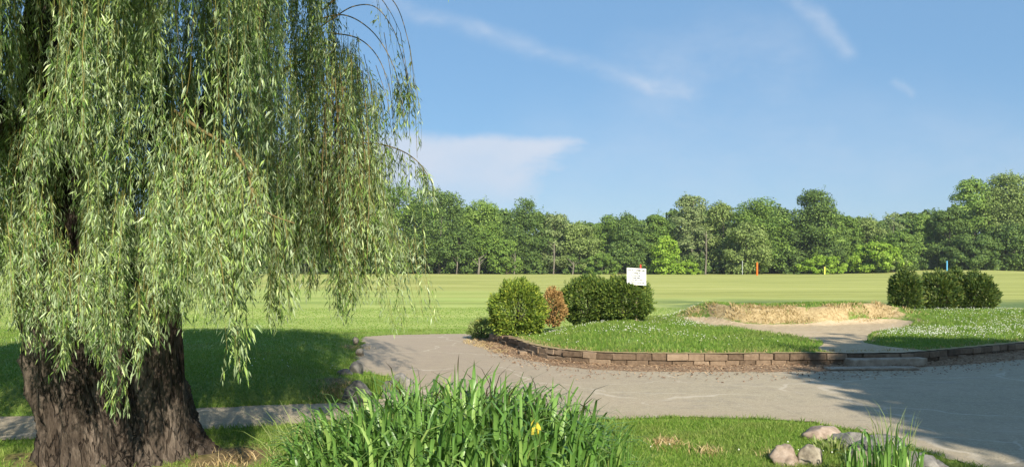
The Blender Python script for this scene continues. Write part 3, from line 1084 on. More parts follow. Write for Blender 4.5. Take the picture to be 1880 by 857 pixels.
# clover heads
def clover():
    pts = []
    r = np.random.default_rng(61)

    def patch(cx, cy, rx, ry, n, shape=1.0):
        a = r.normal(0, .5, (n, 2))
        x = cx + a[:, 0] * rx
        y = cy + a[:, 1] * ry
        k = vnoise(x * 2.2, y * 2.2, 4) > 0.33
        pts.append(np.stack([x[k], y[k]], 1))
    patch(8.9, 17.2, 1.6, 1.0, 1300)
    patch(10.6, 18.0, 2.0, 1.2, 1000)
    patch(12.6, 19.5, 2.5, 1.8, 900)
    patch(13.5, 22.5, 3.0, 2.0, 1000)
    patch(1.4, 18.6, .9, .6, 150)
    patch(2.5, 16.3, 2.2, 1.3, 260)
    patch(4.1, 19.6, .9, 1.0, 220)
    patch(4.2, 22.4, 1.1, 0.8, 260)
    patch(2.6, 6.8, 1.4, 1.2, 26)
    patch(-3.6, 12.8, 1.6, 0.7, 40)
    P = np.concatenate(pts)
    P = P[r.random(len(P)) < np.where(P[:, 0] > 6.5, .6, .95)]
    inn = sdist(P[:, 0], P[:, 1], ISLAND)
    a = island_attrs(P[:, 0], P[:, 1])
    k = ((inn < -.25) & (a['sand'] < .25) & (a['dry'] < .5)) | ((inn > .5) & (sdist(P[:, 0], P[:, 1], ROAD) > .15))
    P = P[k]
    z = surf_z(P[:, 0], P[:, 1]) + r.uniform(.035, .085, len(P))
    rad = r.uniform(.006, .012, len(P))
    oct_ = np.array([[1, 0, 0], [0, 1, 0], [-1, 0, 0], [0, -1, 0], [0, 0, 1], [0, 0, -1]], float)
    V = (np.stack([P[:, 0], P[:, 1], z], 1)[:, None] + oct_[None] * rad[:, None, None]).reshape(-1, 3)
    f = np.array([[0, 1, 4], [1, 2, 4], [2, 3, 4], [3, 0, 4], [1, 0, 5], [2, 1, 5], [3, 2, 5], [0, 3, 5]])
    T = (np.arange(len(P))[:, None, None] * 6 + f[None]).reshape(-1, 3)
    tag(mesh_np("clover_flowers", V, T, M_CLOVER, None, True), "white clover flowers dotted over the island grass", "clover", kind='stuff')


clover()


# ------------------------------------------------------------------ tubes
def tube(path, radii, sides=8, cap=True):
    """list of 3D points -> verts, quads"""
    P = np.array([tuple(p) for p in path], float)
    n = len(P)
    T = np.gradient(P, axis=0)
    T /= np.linalg.norm(T, axis=1)[:, None] + 1e-9
    ref = np.array([0.13, 0.97, 0.2])
    U = np.cross(T, ref)
    bad = np.linalg.norm(U, axis=1) < .05
    U[bad] = np.cross(T[bad], [1, 0, 0])
    U /= np.linalg.norm(U, axis=1)[:, None]
    W = np.cross(T, U)
    a = np.linspace(0, 2 * math.pi, sides, endpoint=False)
    V = P[:, None] + (U[:, None] * np.cos(a)[None, :, None] + W[:, None] * np.sin(a)[None, :, None]) * np.asarray(radii)[:, None, None]
    V = V.reshape(-1, 3)
    i = np.arange(n * sides).reshape(n, sides)
    j = np.roll(i, -1, 1)
    q = np.stack([i[:-1], j[:-1], j[1:], i[1:]], -1).reshape(-1, 4)
    return V, q


def join_q(parts):
    Vs, Qs, o = [], [], 0
    for V, q in parts:
        Vs.append(V)
        Qs.append(q + o)
        o += len(V)
    return np.concatenate(Vs), np.concatenate(Qs)


def crom(pts, m):
    return smooth_poly_n([np.array(tuple(p), float) for p in pts], m)


def smooth_poly_n(P, m):
    n = len(P)
    out = []
    for i in range(n - 1):
        p1, p2 = P[i], P[i + 1]
        p0 = P[i - 1] if i > 0 else 2 * p1 - p2
        p3 = P[i + 2] if i + 2 < n else 2 * p2 - p1
        for k in range(m):
            t = k / m
            out.append(0.5 * ((2 * p1) + (-p0 + p2) * t + (2 * p0 - 5 * p1 + 4 * p2 - p3) * t * t + (-p0 + 3 * p1 - 3 * p2 + p3) * t ** 3))
    out.append(P[-1])
    return np.array(out)


# ------------------------------------------------------------------ the weeping willow
willow = empty("willow_tree", (TRUNK[0], TRUNK[1], 0), "huge weeping willow with a thick furrowed trunk filling the left side", "tree")


def bark_tube(name, path, radii, sides, mat, parent, amp=0.06, twist=0.9, flare=None, seed=0):
    P = smooth_poly_n([np.array(p, float) for p in path], 34)
    n = len(P)
    rr = np.interp(np.linspace(0, 1, n), np.linspace(0, 1, len(radii)), radii)
    V = np.zeros((n, sides, 3))
    T = np.gradient(P, axis=0)
    T /= np.linalg.norm(T, axis=1)[:, None]
    Ux = np.array([1.0, 0, 0])
    for k in range(n):
        t = T[k]
        u = Ux - t * np.dot(Ux, t)
        u /= np.linalg.norm(u)
        w = np.cross(t, u)
        for s in range(sides):
            a = 2 * math.pi * s / sides
            z = P[k, 2]
            at_ = a + twist * z * (0.5 + 0.5 * math.sin(a * 1.0 + seed)) * 0.6
            # deep furrows: ridged noise stretched up the stem
            q = Vector((math.cos(at_) * 4.6, math.sin(at_) * 4.6, z * 0.9 + seed))
            rdg = 1 - abs(mnoise.noise(q)) * 2.2
            q2 = Vector((math.cos(at_) * 13, math.sin(at_) * 13, z * 3.0 + seed))
            rdg2 = 1 - abs(mnoise.noise(q2)) * 2.2
            lob = mnoise.noise(Vector((math.cos(at_) * 1.1, math.sin(at_) * 1.1, z * .35 + seed)))
            d = amp * (rdg - .5) + amp * .55 * (rdg2 - .5) + amp * 1.1 * lob
            r = rr[k]
            if flare:
                fz = max(0.0, 1 - z / flare[0])
                r *= 1 + flare[1] * fz ** 2.2 * (0.55 + 0.75 * max(0, math.sin(a * 5 + 1.3 + 0.8 * math.sin(a * 2))))
            V[k, s] = P[k] + (u * math.cos(a) + w * math.sin(a)) * (r + d * min(1, r / .35))
    i = np.arange(n * sides).reshape(n, sides)
    j = np.roll(i, -1, 1)
    q = np.stack([i[:-1], j[:-1], j[1:], i[1:]], -1).reshape(-1, 4)
    top = np.concatenate([[i[-1]]])
    return mesh_np(name, V.reshape(-1, 3), [q], mat, parent, True)


def W_(px, py, d):
    return tuple(at(px, d, None, py))


bark_tube("trunk", [(-3.42, 7.25, -0.15), (-3.50, 7.22, 0.35), (-3.62, 7.2, 0.8), (-3.74, 7.2, 1.25), (-3.95, 7.25, 1.9), (-4.2, 7.4, 2.8)],
          [0.63, 0.55, 0.50, 0.45, 0.37, 0.28], 330, M_BARK, willow, 0.105, 2.0, (0.6, 0.24), 0)
bark_tube("stem", [(-3.22, 7.15, -0.1), (-3.16, 7.15, 0.4), (-3.13, 7.18, 0.9), (-3.12, 7.22, 1.4), (-3.10, 7.35, 2.1), (-2.95, 7.6, 3.0)],
          [0.40, 0.30, 0.235, 0.185, 0.16, 0.13], 120, M_BARK, willow, 0.05, 0.8, (0.5, 0.05), 5)
LIMBS = [
    ([(-4.2, 7.4, 2.7), (-4.3, 7.6, 4.0), (-4.2, 8.0, 5.6), (-3.8, 8.4, 7.2), (-3.4, 8.6, 8.3)], .27, .06),
    ([(-2.97, 7.58, 2.9), (-2.6, 7.9, 3.9), (-2.2, 8.2, 5.0), (-1.6, 8.4, 6.3), (-1.0, 8.4, 7.1)], .13, .04),
    ([(-4.1, 7.35, 2.4), (-4.8, 6.9, 3.4), (-5.4, 6.3, 4.4), (-5.9, 5.8, 5.0)], .17, .04),
    ([(-4.1, 7.4, 2.6), (-3.7, 6.9, 3.6), (-3.2, 6.2, 4.3), (-2.6, 5.5, 4.7), (-2.3, 5.0, 4.7)], .14, .03),
    ([W_(250, 250, 7.8), W_(380, 190, 7.9), W_(470, 150, 8.0), W_(570, 100, 8.0), W_(615, 75, 8.0)], .04, .008),
    ([W_(230, 330, 7.6), W_(330, 330, 8.2), W_(480, 300, 8.4), W_(580, 275, 8.2), W_(640, 262, 7.6)], .045, .008),
    ([(-4.3, 7.6, 3.9), (-5.0, 8.4, 5.2), (-5.9, 9.2, 6.2), (-6.6, 9.7, 6.6)], .15, .04),
    ([(-4.2, 8.0, 5.4), (-3.2, 7.2, 6.6), (-2.4, 6.4, 7.4), (-1.7, 5.8, 7.5)], .12, .03),
]
for pth, r0, r1 in LIMBS:
    P = crom(pth, 8)
    P += np.stack([fbm(np.arange(len(P)) * .4, np.arange(len(P)) * 0 + k * 5, 9, 2) - .5 for k in range(3)], 1) * 0.12
    V, q = tube(P, np.linspace(r0, r1, len(P)), 10)
    mesh_np("limb", V, q, M_LIMB, willow, True)

S_PATH, S_DENS, S_LEAF, S_SKIP = [], [], [], []   # strand polylines (K points), leaves per metre, leaf length, leafless start share
K = 14
wr = np.random.default_rng(2024)


def add_strand(P0, P1, dens=38, leaf=.085, skip=0.0, sag=0.0, wig=0.06, arch=0.0, adir=None):
    """hangs from P0 to P1; 'arch' bows the first part outward before it drops"""
    P0, P1 = np.array(P0, float), np.array(P1, float)
    t = np.linspace(0, 1, K)
    L = np.linalg.norm(P1 - P0)
    hz = t ** (0.55 + sag)             # sideways travel happens early, then it hangs plumb
    X = P0[None, :2] + (P1 - P0)[None, :2] * hz[:, None]
    Z = P0[2] + (P1[2] - P0[2]) * t
    if arch:
        Z = Z + arch * np.sin(np.clip(t * 3.0, 0, math.pi)) * (t < 0.7)
    ph = wr.uniform(0, 50)
    w1 = (fbm(t * L * 1.4 + ph, t * 0 + 1.5, 5, 2) - .5) * 2 * wig
    w2 = (fbm(t * L * 1.4 + ph, t * 0 + 7.5, 6, 2) - .5) * 2 * wig
    P = np.stack([X[:, 0] + w1 * t ** .5, X[:, 1] + w2 * t ** .5, Z], 1)
    S_PATH.append(P)
    S_DENS.append(dens)
    S_LEAF.append(leaf)
    S_SKIP.append(skip)


def clump(px, d, ys, yt, nst, spread, dens=38, leaf=.085, skip=0.0, drift=0, yj=40, dj=0.22):
    for _ in range(nst):
        dx = wr.normal(0, spread)
        dd = d + wr.normal(0, dj)
        x0 = px + dx * 0.55 + wr.normal(0, 3)
        x1 = px + dx * 1.0 + drift + wr.normal(0, 5)
        y1 = yt - abs(wr.normal(0, yj)) - abs(dx) * .25
        y0 = ys + wr.normal(0, 14)
        if y1 < y0 + 40:
            y1 = y0 + 40 + wr.uniform(0, 40)
        add_strand(W_(x0, y0, dd), W_(x1, y1, dd + wr.normal(0, .06)), dens * wr.uniform(.8, 1.2), leaf * wr.uniform(.85, 1.2), skip)


TIPX = [-300, 0, 40, 80, 110, 160, 190, 230, 255, 290, 320, 350, 385, 410, 440, 475, 500, 560]
TIPY = [600, 615, 600, 648, 640, 655, 692, 655, 690, 565, 592, 606, 612, 565, 600, 520, 480, 470]
# front curtain
for px in np.arange(-260, 480, 13):
    for k in range(6):
        x = px + wr.normal(0, 8)
        tipy = np.interp(x, TIPX, TIPY)
        lvl = wr.random()
        if k == 0:
            yt = tipy - wr.uniform(0, 45)
            ys = yt - wr.uniform(140, 330)
        elif k == 1:
            yt = tipy - wr.uniform(90, 330)
            ys = yt - wr.uniform(120, 300)
        elif k < 4:
            yt = wr.uniform(40, 330)
            ys = yt - wr.uniform(180, 420)
        else:
            yt = wr.uniform(-330, 40)
            ys = yt - wr.uniform(200, 420)
        ym = (ys + yt) / 2
        if 0 < k < 4 and vnoise(x / 60 + 3, ym / 95, 8) < .49:
            continue
        clump(x, wr.uniform(5.0, 6.2), ys, yt, wr.integers(4, 9), wr.uniform(5, 20), 84, .054, 0, wr.normal(0, 12))
# middle
BACKX = [0, 300, 400, 480, 510, 530, 560, 600, 635, 660, 700, 740]
BACKY = [560, 560, 560, 540, 575, 500, 535, 515, 560, 500, 515, 520]
for px in np.arange(-120, 640, 13):
    for k in range(3):
        x = px + wr.normal(0, 9)
        tipy = np.interp(x, BACKX, BACKY)
        yt = tipy - wr.uniform(0, 40) if k == 0 else tipy - wr.uniform(60, 420)
        ys = yt - wr.uniform(160, 380)
        topl = np.interp(x, [520, 600, 640, 680, 720], [-600, -30, 60, 110, 200])
        ys = max(ys, topl)
        if yt < ys + 60:
            yt = ys + wr.uniform(60, 200)
        clump(x, wr.uniform(6.6, 8.3), ys, yt, wr.integers(4, 8), wr.uniform(5, 16), 60, .060)
# behind the trunk
for px in np.arange(-150, 690, 15):
    for k in range(2):
        x = px + wr.normal(0, 10)
        yt = wr.uniform(380, 520) if k == 0 else wr.uniform(120, 420)
        ys = yt - wr.uniform(150, 380)
        topl = np.interp(x, [520, 600, 640, 690, 720], [-600, 0, 90, 150, 260])
        ys = max(ys, topl)
        if yt < ys + 60:
            yt = ys + wr.uniform(60, 200)
        clump(x, wr.uniform(8.6, 10.3), ys, yt, wr.integers(4, 7), wr.uniform(6, 15), 30, .09)

TW = []      # bare twigs: (points, r0, r1)


def twig(pts, r0=.008, r1=.003, n=10):
    TW.append((crom([Vector(p) for p in pts], n), r0, r1))


# the bright forward clump hanging off one arching branch
br = [W_(322, 205, 5.6), W_(370, 240, 5.4), W_(420, 268, 5.3), W_(452, 312, 5.25), W_(470, 372, 5.2), W_(500, 395, 5.2), W_(541, 410, 5.2)]
twig(br, .014, .004)
BR = crom([Vector(p) for p in br[:5]], 12)
for k in range(95):
    p = BR[wr.integers(2, len(BR))] + wr.normal(0, .06, 3)
    px = 940 + p[0] / p[1] * 1500
    yt = np.interp(px, [320, 350, 385, 410, 440, 470, 490], [575, 600, 612, 560, 590, 530, 500]) - abs(wr.normal(0, 60))
    add_strand(p, W_(px + wr.normal(-6, 14), max(yt, 490 - (p[2] - CAM_H) / p[1] * 1500 + 60), p[1] + wr.normal(0, .12)), 72, .062, 0, .1)
for k in range(10):
    p = Vector(W_(wr.uniform(475, 540), wr.uniform(380, 412), 5.2))
    add_strand(p, p + Vector((wr.uniform(-.05, .08), 0, -wr.uniform(.1, .3))), 26, .07)
# hanging tongues below the edge of the crown
for (x, d, ys, yt, nst, sp) in ((437, 5.6, 500, 700, 10, 9), (508, 6.8, 470, 600, 26, 9), (540, 7.0, 440, 545, 8, 6), (212, 5.8, 560, 775, 9, 12), (620, 7.2, 470, 580, 18, 9),
                                (638, 7.3, 480, 600, 12, 6), (575, 7.3, 470, 545, 10, 9), (665, 7.4, 440, 545, 10, 9), (112, 5.9, 560, 690, 8, 9), (70, 5.9, 540, 655, 9, 12), (140, 5.8, 540, 650, 9, 12), (190, 5.7, 550, 695, 9, 10), (275, 5.8, 520, 640, 9, 12), (300, 6.0, 480, 610, 10, 10), (30, 5.9, 520, 640, 8, 12), (160, 5.8, 540, 660, 7, 8), (252, 5.6, 530, 692, 9, 8), (318, 6.0, 470, 600, 9, 9)):
    clump(x, d, ys, yt, nst, sp, 40, .085, 0, 0, 26, .1)
# shoulder on the right: bare brown strands and sparse leaves
for k in range(40):
    x0 = wr.uniform(560, 665)
    y0 = np.interp(x0, [560, 620, 660, 700], [30, 40, 90, 140]) + wr.uniform(0, 110)
    d = wr.uniform(7.0, 8.2)
    add_strand(W_(x0, y0, d), W_(x0 + wr.normal(12, 12), wr.uniform(330, 500), d), 13, .075, wr.uniform(.0, .5), .3)
for k in range(34):
    x0 = wr.uniform(590, 668)
    d = wr.uniform(6.9, 7.8)
    y0 = wr.uniform(110, 260)
    P0, P1 = np.array(W_(x0, y0, d)), np.array(W_(x0 + wr.normal(6, 10), wr.uniform(380, 500), d))
    m = (P0 + P1) / 2 + wr.normal(0, .03, 3)
    twig([P0, m, P1], .0045, .0022, 6)
for k in range(115):
    x0 = wr.uniform(540, 705)
    y0 = np.interp(x0, [560, 620, 660, 710], [40, 60, 100, 165]) + abs(wr.normal(0, 40))
    d = wr.uniform(7.0, 8.3)
    add_strand(W_(x0, y0, d), W_(x0 + wr.uniform(-5, 26), y0 + wr.uniform(60, 240), d), 44, .07, 0, .2)
for k in range(75):
    x0 = wr.uniform(470, 690)
    yt = np.interp(x0, [470, 560, 640, 690], [520, 505, 500, 470]) - abs(wr.normal(0, 45))
    ys = max(yt - wr.uniform(90, 190), np.interp(x0, [520, 600, 640, 690], [0, 60, 120, 180]))
    if yt > ys + 50:
        clump(x0, wr.uniform(7.4, 9.6), ys, yt, 6, wr.uniform(6, 14), 48, .068)
# arching sprays against the sky at the very top
for (a, n_) in (([(560, 70), (610, 35), (650, 12), (690, 14), (722, 55), (740, 110), (748, 150)], 7), ([(570, 40), (630, 28), (680, 55), (715, 105), (735, 165), (742, 215)], 6),
                ([(590, 20), (640, -15), (690, -8), (715, 20), (735, 60)], 4), ([(600, 60), (655, 70), (690, 100), (712, 150), (722, 210)], 6), ([(600, 10), (660, -30), (720, 0), (748, 70), (762, 160)], 4)):
    d = wr.uniform(7.0, 7.8)
    pts = [W_(x, y, d) for x, y in a]
    twig(pts, .007, .002)
    C = crom([Vector(p) for p in pts], 10)
    for k in range(n_):
        p = C[wr.integers(len(C) // 2, len(C))]
        ln_ = wr.uniform(.2, .6)
        add_strand(p, p + np.array([wr.uniform(0, .09), 0, -ln_]), 22, .075, .15)
for k in range(16):
    x0, y0 = wr.uniform(722, 752), wr.uniform(120, 175)
    add_strand(W_(x0, y0, 7.4), W_(x0 + wr.uniform(4, 24), y0 + wr.uniform(50, 95), 7.4), 34, .08)
for (x0, y0, x1, y1) in ((735, 60, 752, 250), (745, 120, 766, 290), (705, 60, 722, 250), (690, 120, 720, 250), (668, 100, 690, 260)):
    twig([W_(x0, y0, 7.4), W_((x0 + x1) / 2 + 6, (y0 + y1) / 2, 7.4), W_(x1, y1, 7.4)], .003, .0018, 6)
# branch reaching right at mid height with short hanging leaves
br2 = [W_(640, 262, 7.6), W_(690, 264, 7.5), W_(735, 276, 7.4), W_(770, 300, 7.4), W_(795, 338, 7.4)]
twig(br2, .008, .003)
C = crom([Vector(p) for p in br2], 12)
for k in range(46):
    p = C[wr.integers(3, len(C))]
    add_strand(p, p + np.array([wr.uniform(-.02, .1), wr.normal(0, .05), -wr.uniform(.15, .42)]), 30, .08)
for k in range(50):
    x0, y0 = wr.uniform(640, 720), wr.uniform(262, 330)
    d = wr.uniform(7.2, 8.2)
    add_strand(W_(x0, y0, d), W_(x0 + wr.uniform(0, 22), y0 + wr.uniform(70, 160), d), 32, .08)
# skirt spreading to the lower right
for k in range(150):
    x0 = wr.uniform(600, 700)
    y0 = wr.uniform(260, 400)
    f = wr.random()
    x1 = x0 + 10 + f * (70 if x0 > 640 else 45)
    y1 = np.interp(x1, [600, 660, 700, 740, 775, 800], [500, 505, 515, 520, 520, 500]) - abs(wr.normal(0, 45))
    d = wr.uniform(6.9, 8.2)
    add_strand(W_(x0, y0, d), W_(x1, max(y1, y0 + 60), d), 30, .08, 0, .75)
for k in range(40):
    x1 = wr.choice([642, 668, 705, 722, 735, 748, 765, 776, 800]) + wr.normal(0, 5)
    y1 = np.interp(x1, [640, 700, 725, 745, 765, 800], [560, 570, 622, 600, 590, 605]) - abs(wr.normal(0, 14))
    d = wr.uniform(6.9, 7.6)
    add_strand(W_(x1 - wr.uniform(15, 50), wr.uniform(380, 440), d), W_(x1, y1, d), 30, .065, 0, .8)


# the rest of the crown, above and around: it is what shades the lawn
def proj(P):
    y = np.maximum(P[..., 1], 1e-3)
    return 940 + P[..., 0] / y * 1500, 490 - (P[..., 2] - CAM_H) / y * 1500


cnt = 0
while cnt < 4200:
    a = wr.uniform(0, 2 * math.pi)
    e = math.asin(wr.uniform(0.0, 1.0))
    rr_ = wr.uniform(.55, 1.0) ** .5
    c = np.array([-3.3, 8.0, 3.6]) + np.array([math.cos(a) * math.cos(e) * 4.5, math.sin(a) * math.cos(e) * 4.3, math.sin(e) * 5.4]) * rr_
    ln_ = wr.uniform(1.2, 3.2)
    end = c + np.array([wr.normal(0, .2), wr.normal(0, .2), -ln_])
    if end[2] < 1.1:
        continue
    seg = c[None] * np.linspace(1, 0, 6)[:, None] + end[None] * np.linspace(0, 1, 6)[:, None]
    u, v = proj(seg)
    bad = (seg[:, 1] > .3) & (v > -14) & (u > 520) & (u < 2000)
    if bad.any() or (seg[:, 1] < 4.6).any() and (seg[:, 2] < 3.4).any():
        continue
    inframe = ((seg[:, 1] > .3) & (v > -40) & (v < 900) & (u > -60) & (u < 1900)).any()
    if inframe and seg[:, 1].min() < 5.0:
        continue
    add_strand(c, end, 46 if inframe else 24, .07 if inframe else .15, 0, 0, .05)
    cnt += 1


for k in range(230):  # unseen overhang above the view, added to shade the left path
    c = np.array([wr.uniform(-3.6, -.4), wr.uniform(3.2, 4.4), 0]) if k < 200 else np.array([wr.uniform(-1.2, .2), wr.uniform(4.4, 6.0), 0])
    c[2] = wr.uniform(4.2, 5.3)
    zb_ = max(CAM_H + .345 * c[1] + .12, c[2] - wr.uniform(.5, 1.3))
    add_strand(c, (c[0] + wr.normal(0, .1), c[1] + wr.normal(0, .05), zb_), 40, .09)


def build_crown():
    P = np.array(S_PATH)                       # (S,K,3)
    S = len(P)
    seg = np.linalg.norm(np.diff(P, axis=1), axis=2)
    L = seg.sum(1)
    dens = np.array(S_DENS)
    nl = np.maximum(4, (L * dens)).astype(int)
    sid = np.repeat(np.arange(S), nl)
    r = np.random.default_rng(99)
    local = np.concatenate([np.arange(k) / k for k in nl])
    skip = np.array(S_SKIP)[sid]
    t = skip + (1 - skip) * np.clip(local + r.normal(0, .01, len(local)), 0, 1)
    f = t * (K - 1)
    i0 = np.clip(f.astype(int), 0, K - 2)
    fr = (f - i0)[:, None]
    A, B = P[sid, i0], P[sid, i0 + 1]
    pos = A * (1 - fr) + B * fr
    tan = B - A
    tan /= np.linalg.norm(tan, axis=1)[:, None] + 1e-9
    n = len(pos)
    # side shoots: consecutive leaves share one
    ts = (local * nl[sid] / 7).astype(int) + sid * 1000
    _, inv = np.unique(ts, return_inverse=True)
    m_ = inv.max() + 1
    az = r.uniform(0, 2 * math.pi, m_)
    out_ = r.uniform(.15, .95, m_) * (r.random(m_) < .8)
    ln2 = r.uniform(.04, .17, m_)
    sh = np.stack([np.cos(az) * out_, np.sin(az) * out_, -np.sqrt(np.maximum(.05, 1 - out_ ** 2))], 1)
    fade = (1 - .6 * t ** 3)[:, None]
    along = r.random(n)
    shd = sh[inv]
    pos = pos + shd * (ln2[inv] * along)[:, None] * fade + r.normal(0, .006, (n, 3))
    tan = tan * .35 + shd * .65
    tan /= np.linalg.norm(tan, axis=1)[:, None] + 1e-9
    ph = r.uniform(0, 2 * math.pi, n)
    perp = np.stack([np.cos(ph), np.sin(ph), np.zeros(n)], 1)
    ang = np.radians(r.uniform(10, 62, n)) * (1 - .45 * t ** 3)
    dirn = tan * np.cos(ang)[:, None] + perp * np.sin(ang)[:, None]
    dirn[:, 2] -= .18
    dirn /= np.linalg.norm(dirn, axis=1)[:, None]
    ll = np.array(S_LEAF)[sid] * r.uniform(.6, 1.25, n) * (1 - .35 * t ** 4)
    ww = ll * r.uniform(.14, .21, n)
    side = np.cross(dirn, perp + r.normal(0, .5, (n, 3)))
    side /= np.linalg.norm(side, axis=1)[:, None] + 1e-9
    nrm = np.cross(side, dirn)
    drop = np.array([0, 0, -1.0])
    m = pos + dirn * (ll * .42)[:, None]
    tip = pos + dirn * ll[:, None] + drop * (ll * r.uniform(.0, .22, n))[:, None]
    V = np.stack([pos, m + side * (ww / 2)[:, None] + nrm * (ww * .12)[:, None], tip, m - side * (ww / 2)[:, None] + nrm * (ww * .12)[:, None]], 1).reshape(-1, 3)
    q = np.arange(n * 4).reshape(n, 4)
    print("willow leaves", n, "strands", S)
    mesh_np("crown", V, q, M_WILLOW, willow)
    # the hanging stems themselves
    sd = 3
    a = np.linspace(0, 2 * math.pi, sd, endpoint=False)
    ring = np.stack([np.cos(a), np.sin(a), a * 0], 1)
    rad = np.linspace(.0022, .0009, K)
    Vt = (P[:, :, None, :] + ring[None, None] * rad[None, :, None, None]).reshape(-1, 3)
    i = np.arange(S * K * sd).reshape(S, K, sd)
    j = np.roll(i, -1, 2)
    qt = np.stack([i[:, :-1], j[:, :-1], j[:, 1:], i[:, 1:]], -1).reshape(-1, 4)
    mesh_np("hanging_shoots", Vt, qt, M_STRAND, willow, True)
    parts = []
    for C, r0, r1 in TW:
        V, q = tube(C, np.linspace(r0, r1, len(C)), 5)
        mesh_np("twig", V, q, M_TWIG, willow, True)


build_crown()


# ------------------------------------------------------------------ sword-leaved plants
def sword_blades(bases, heights, widths, leans, ldir, droop, seed=0, seg=9, brown=0.0):
    r = np.random.default_rng(seed)
    n = len(bases)
    t = np.linspace(0, 1, seg)
    la = ldir
    # angle from vertical grows along the blade; sharp fold near the top for drooping ones
    th = leans[:, None] * t[None] ** 1.2 + droop[:, None] * np.clip((t[None] - r.uniform(.42, .74, n)[:, None]) / .3, 0, 1) ** 1.3
    ds = heights[:, None] / (seg - 1)
    hx = np.concatenate([np.zeros((n, 1)), np.cumsum(np.sin(th[:, :-1]) * ds, 1)], 1)
    hz = np.concatenate([np.zeros((n, 1)), np.cumsum(np.cos(th[:, :-1]) * ds, 1)], 1)
    C = np.stack([bases[:, 0:1] + np.cos(la)[:, None] * hx, bases[:, 1:2] + np.sin(la)[:, None] * hx, bases[:, 2:3] + hz], 2)
    tw = r.normal(0, .5, n)
    sa = la + math.pi / 2 + tw
    side = np.stack([np.cos(sa), np.sin(sa), sa * 0], 1)
    prof = np.clip(np.minimum(1, .55 + t * 1.2), 0, 1) * np.clip((1 - t) / .35, 0.02, 1) ** .8
    hw = widths[:, None] / 2 * prof[None]
    nrm = np.stack([np.cos(la), np.sin(la), la * 0], 1)
    Lf = C - side[:, None] * hw[..., None] + nrm[:, None] * (hw * .35)[..., None]
    Rt = C + side[:, None] * hw[..., None] + nrm[:, None] * (hw * .35)[..., None]
    V = np.stack([Lf, C, Rt], 2).reshape(-1, 3)           # n,seg,3
    i = np.arange(n * seg * 3).reshape(n, seg, 3)
    q = np.concatenate([np.stack([i[:, :-1, k], i[:, :-1, k + 1], i[:, 1:, k + 1], i[:, 1:, k]], -1).reshape(-1, 4) for k in (0, 1)])
    bt = np.clip((t[None] - (1 - brown * r.uniform(.4, 1.6, n))[:, None]) / .04, 0, 1) if brown else np.zeros((n, seg))
    tip = np.repeat(bt[:, :, None], 3, 2).reshape(-1)
    return V, q, tip, C[:, -1]


ir = np.random.default_rng(33)


def make_iris(label, c, ax, ay, n, hmin, hmax, wmin, wmax, seed, brown_n=0):
    root = empty("iris_clump", (c[0], c[1], 0), label, "plant")
    a = ir.uniform(0, 2 * math.pi, n)
    rr = np.sqrt(ir.random(n))
    bx, by = c[0] + np.cos(a) * rr * ax, c[1] + np.sin(a) * rr * ay
    h = ir.uniform(hmin, hmax, n) * (1 - .28 * rr ** 3)
    lean = np.abs(ir.normal(.0, .16, n)) + .10 * rr
    ld = np.where(ir.random(n) < .6, a + ir.normal(0, .7, n), ir.uniform(0, 2 * math.pi, n))
    drooping = ir.random(n) < .8
    dr = np.where(drooping, ir.uniform(1.3, 3.1, n), ir.uniform(0.1, .7, n))
    h = h * np.where(drooping, 1.2, .86)
    V, q, tip, ends = sword_blades(np.stack([bx, by, bx * 0], 1), h, ir.uniform(wmin, wmax, n), lean, ld, dr, seed, 10, 0.03)
    mesh_np("leaves", V, q, M_IRIS, root, True, {'tip': tip})
    if brown_n:
        a = ir.uniform(0, math.pi, brown_n)
        a[: brown_n // 3] = ir.uniform(-.3, .6, brown_n // 3)
        bx, by = c[0] + np.cos(a) * ax * ir.uniform(.1, .75, brown_n), c[1] + np.sin(a) * ay * ir.uniform(.2, .98, brown_n)
        V, q, tip, ends = sword_blades(np.stack([bx, by, bx * 0], 1), ir.uniform(hmax * .98, hmax * 1.2, brown_n), ir.uniform(.016, .026, brown_n), np.abs(ir.normal(.1, .1, brown_n)), ir.uniform(-1, 4, brown_n), ir.uniform(1.4, 3.0, brown_n), seed + 1, 12, .28)
        mesh_np("withered_blades", V, q, M_IRIS, root, True, {'tip': tip})
    return root


iris = make_iris("large clump of green sword leaves with browned tips in the foreground", (-0.34, 5.15), 1.02, 1.05, 2400, .70, .98, .020, .040, 3, 45)
# the one yellow bloom in it
fl = Vector(at(985, 4.55, None, 782))
fv, fq = [], []
for k in range(5):
    a = k * 1.3
    o = len(fv)
    for s, (w, z) in enumerate(((.004, .0), (.010, -.02), (.011, -.045), (.003, -.07))):
        rad = .012 + .02 * math.sin(s * .9)
        c_ = fl + Vector((math.cos(a) * rad, math.sin(a) * rad, z + (k % 3) * .02))
        sd_ = Vector((-math.sin(a), math.cos(a), 0)) * w
        fv += [tuple(c_ - sd_), tuple(c_ + sd_)]
    fq += [(o + 2 * s, o + 2 * s + 1, o + 2 * s + 3, o + 2 * s + 2) for s in range(3)]
fo = mesh_np("flower", np.array(fv), np.array(fq), M_YFLOW, iris, True)
fo['label'] = "wilting yellow flower among the green sword leaves"

make_iris("small clump of green sword leaves between the boulders on the right", (2.78, 6.15), .30, .25, 100, .32, .52, .014, .026, 9)


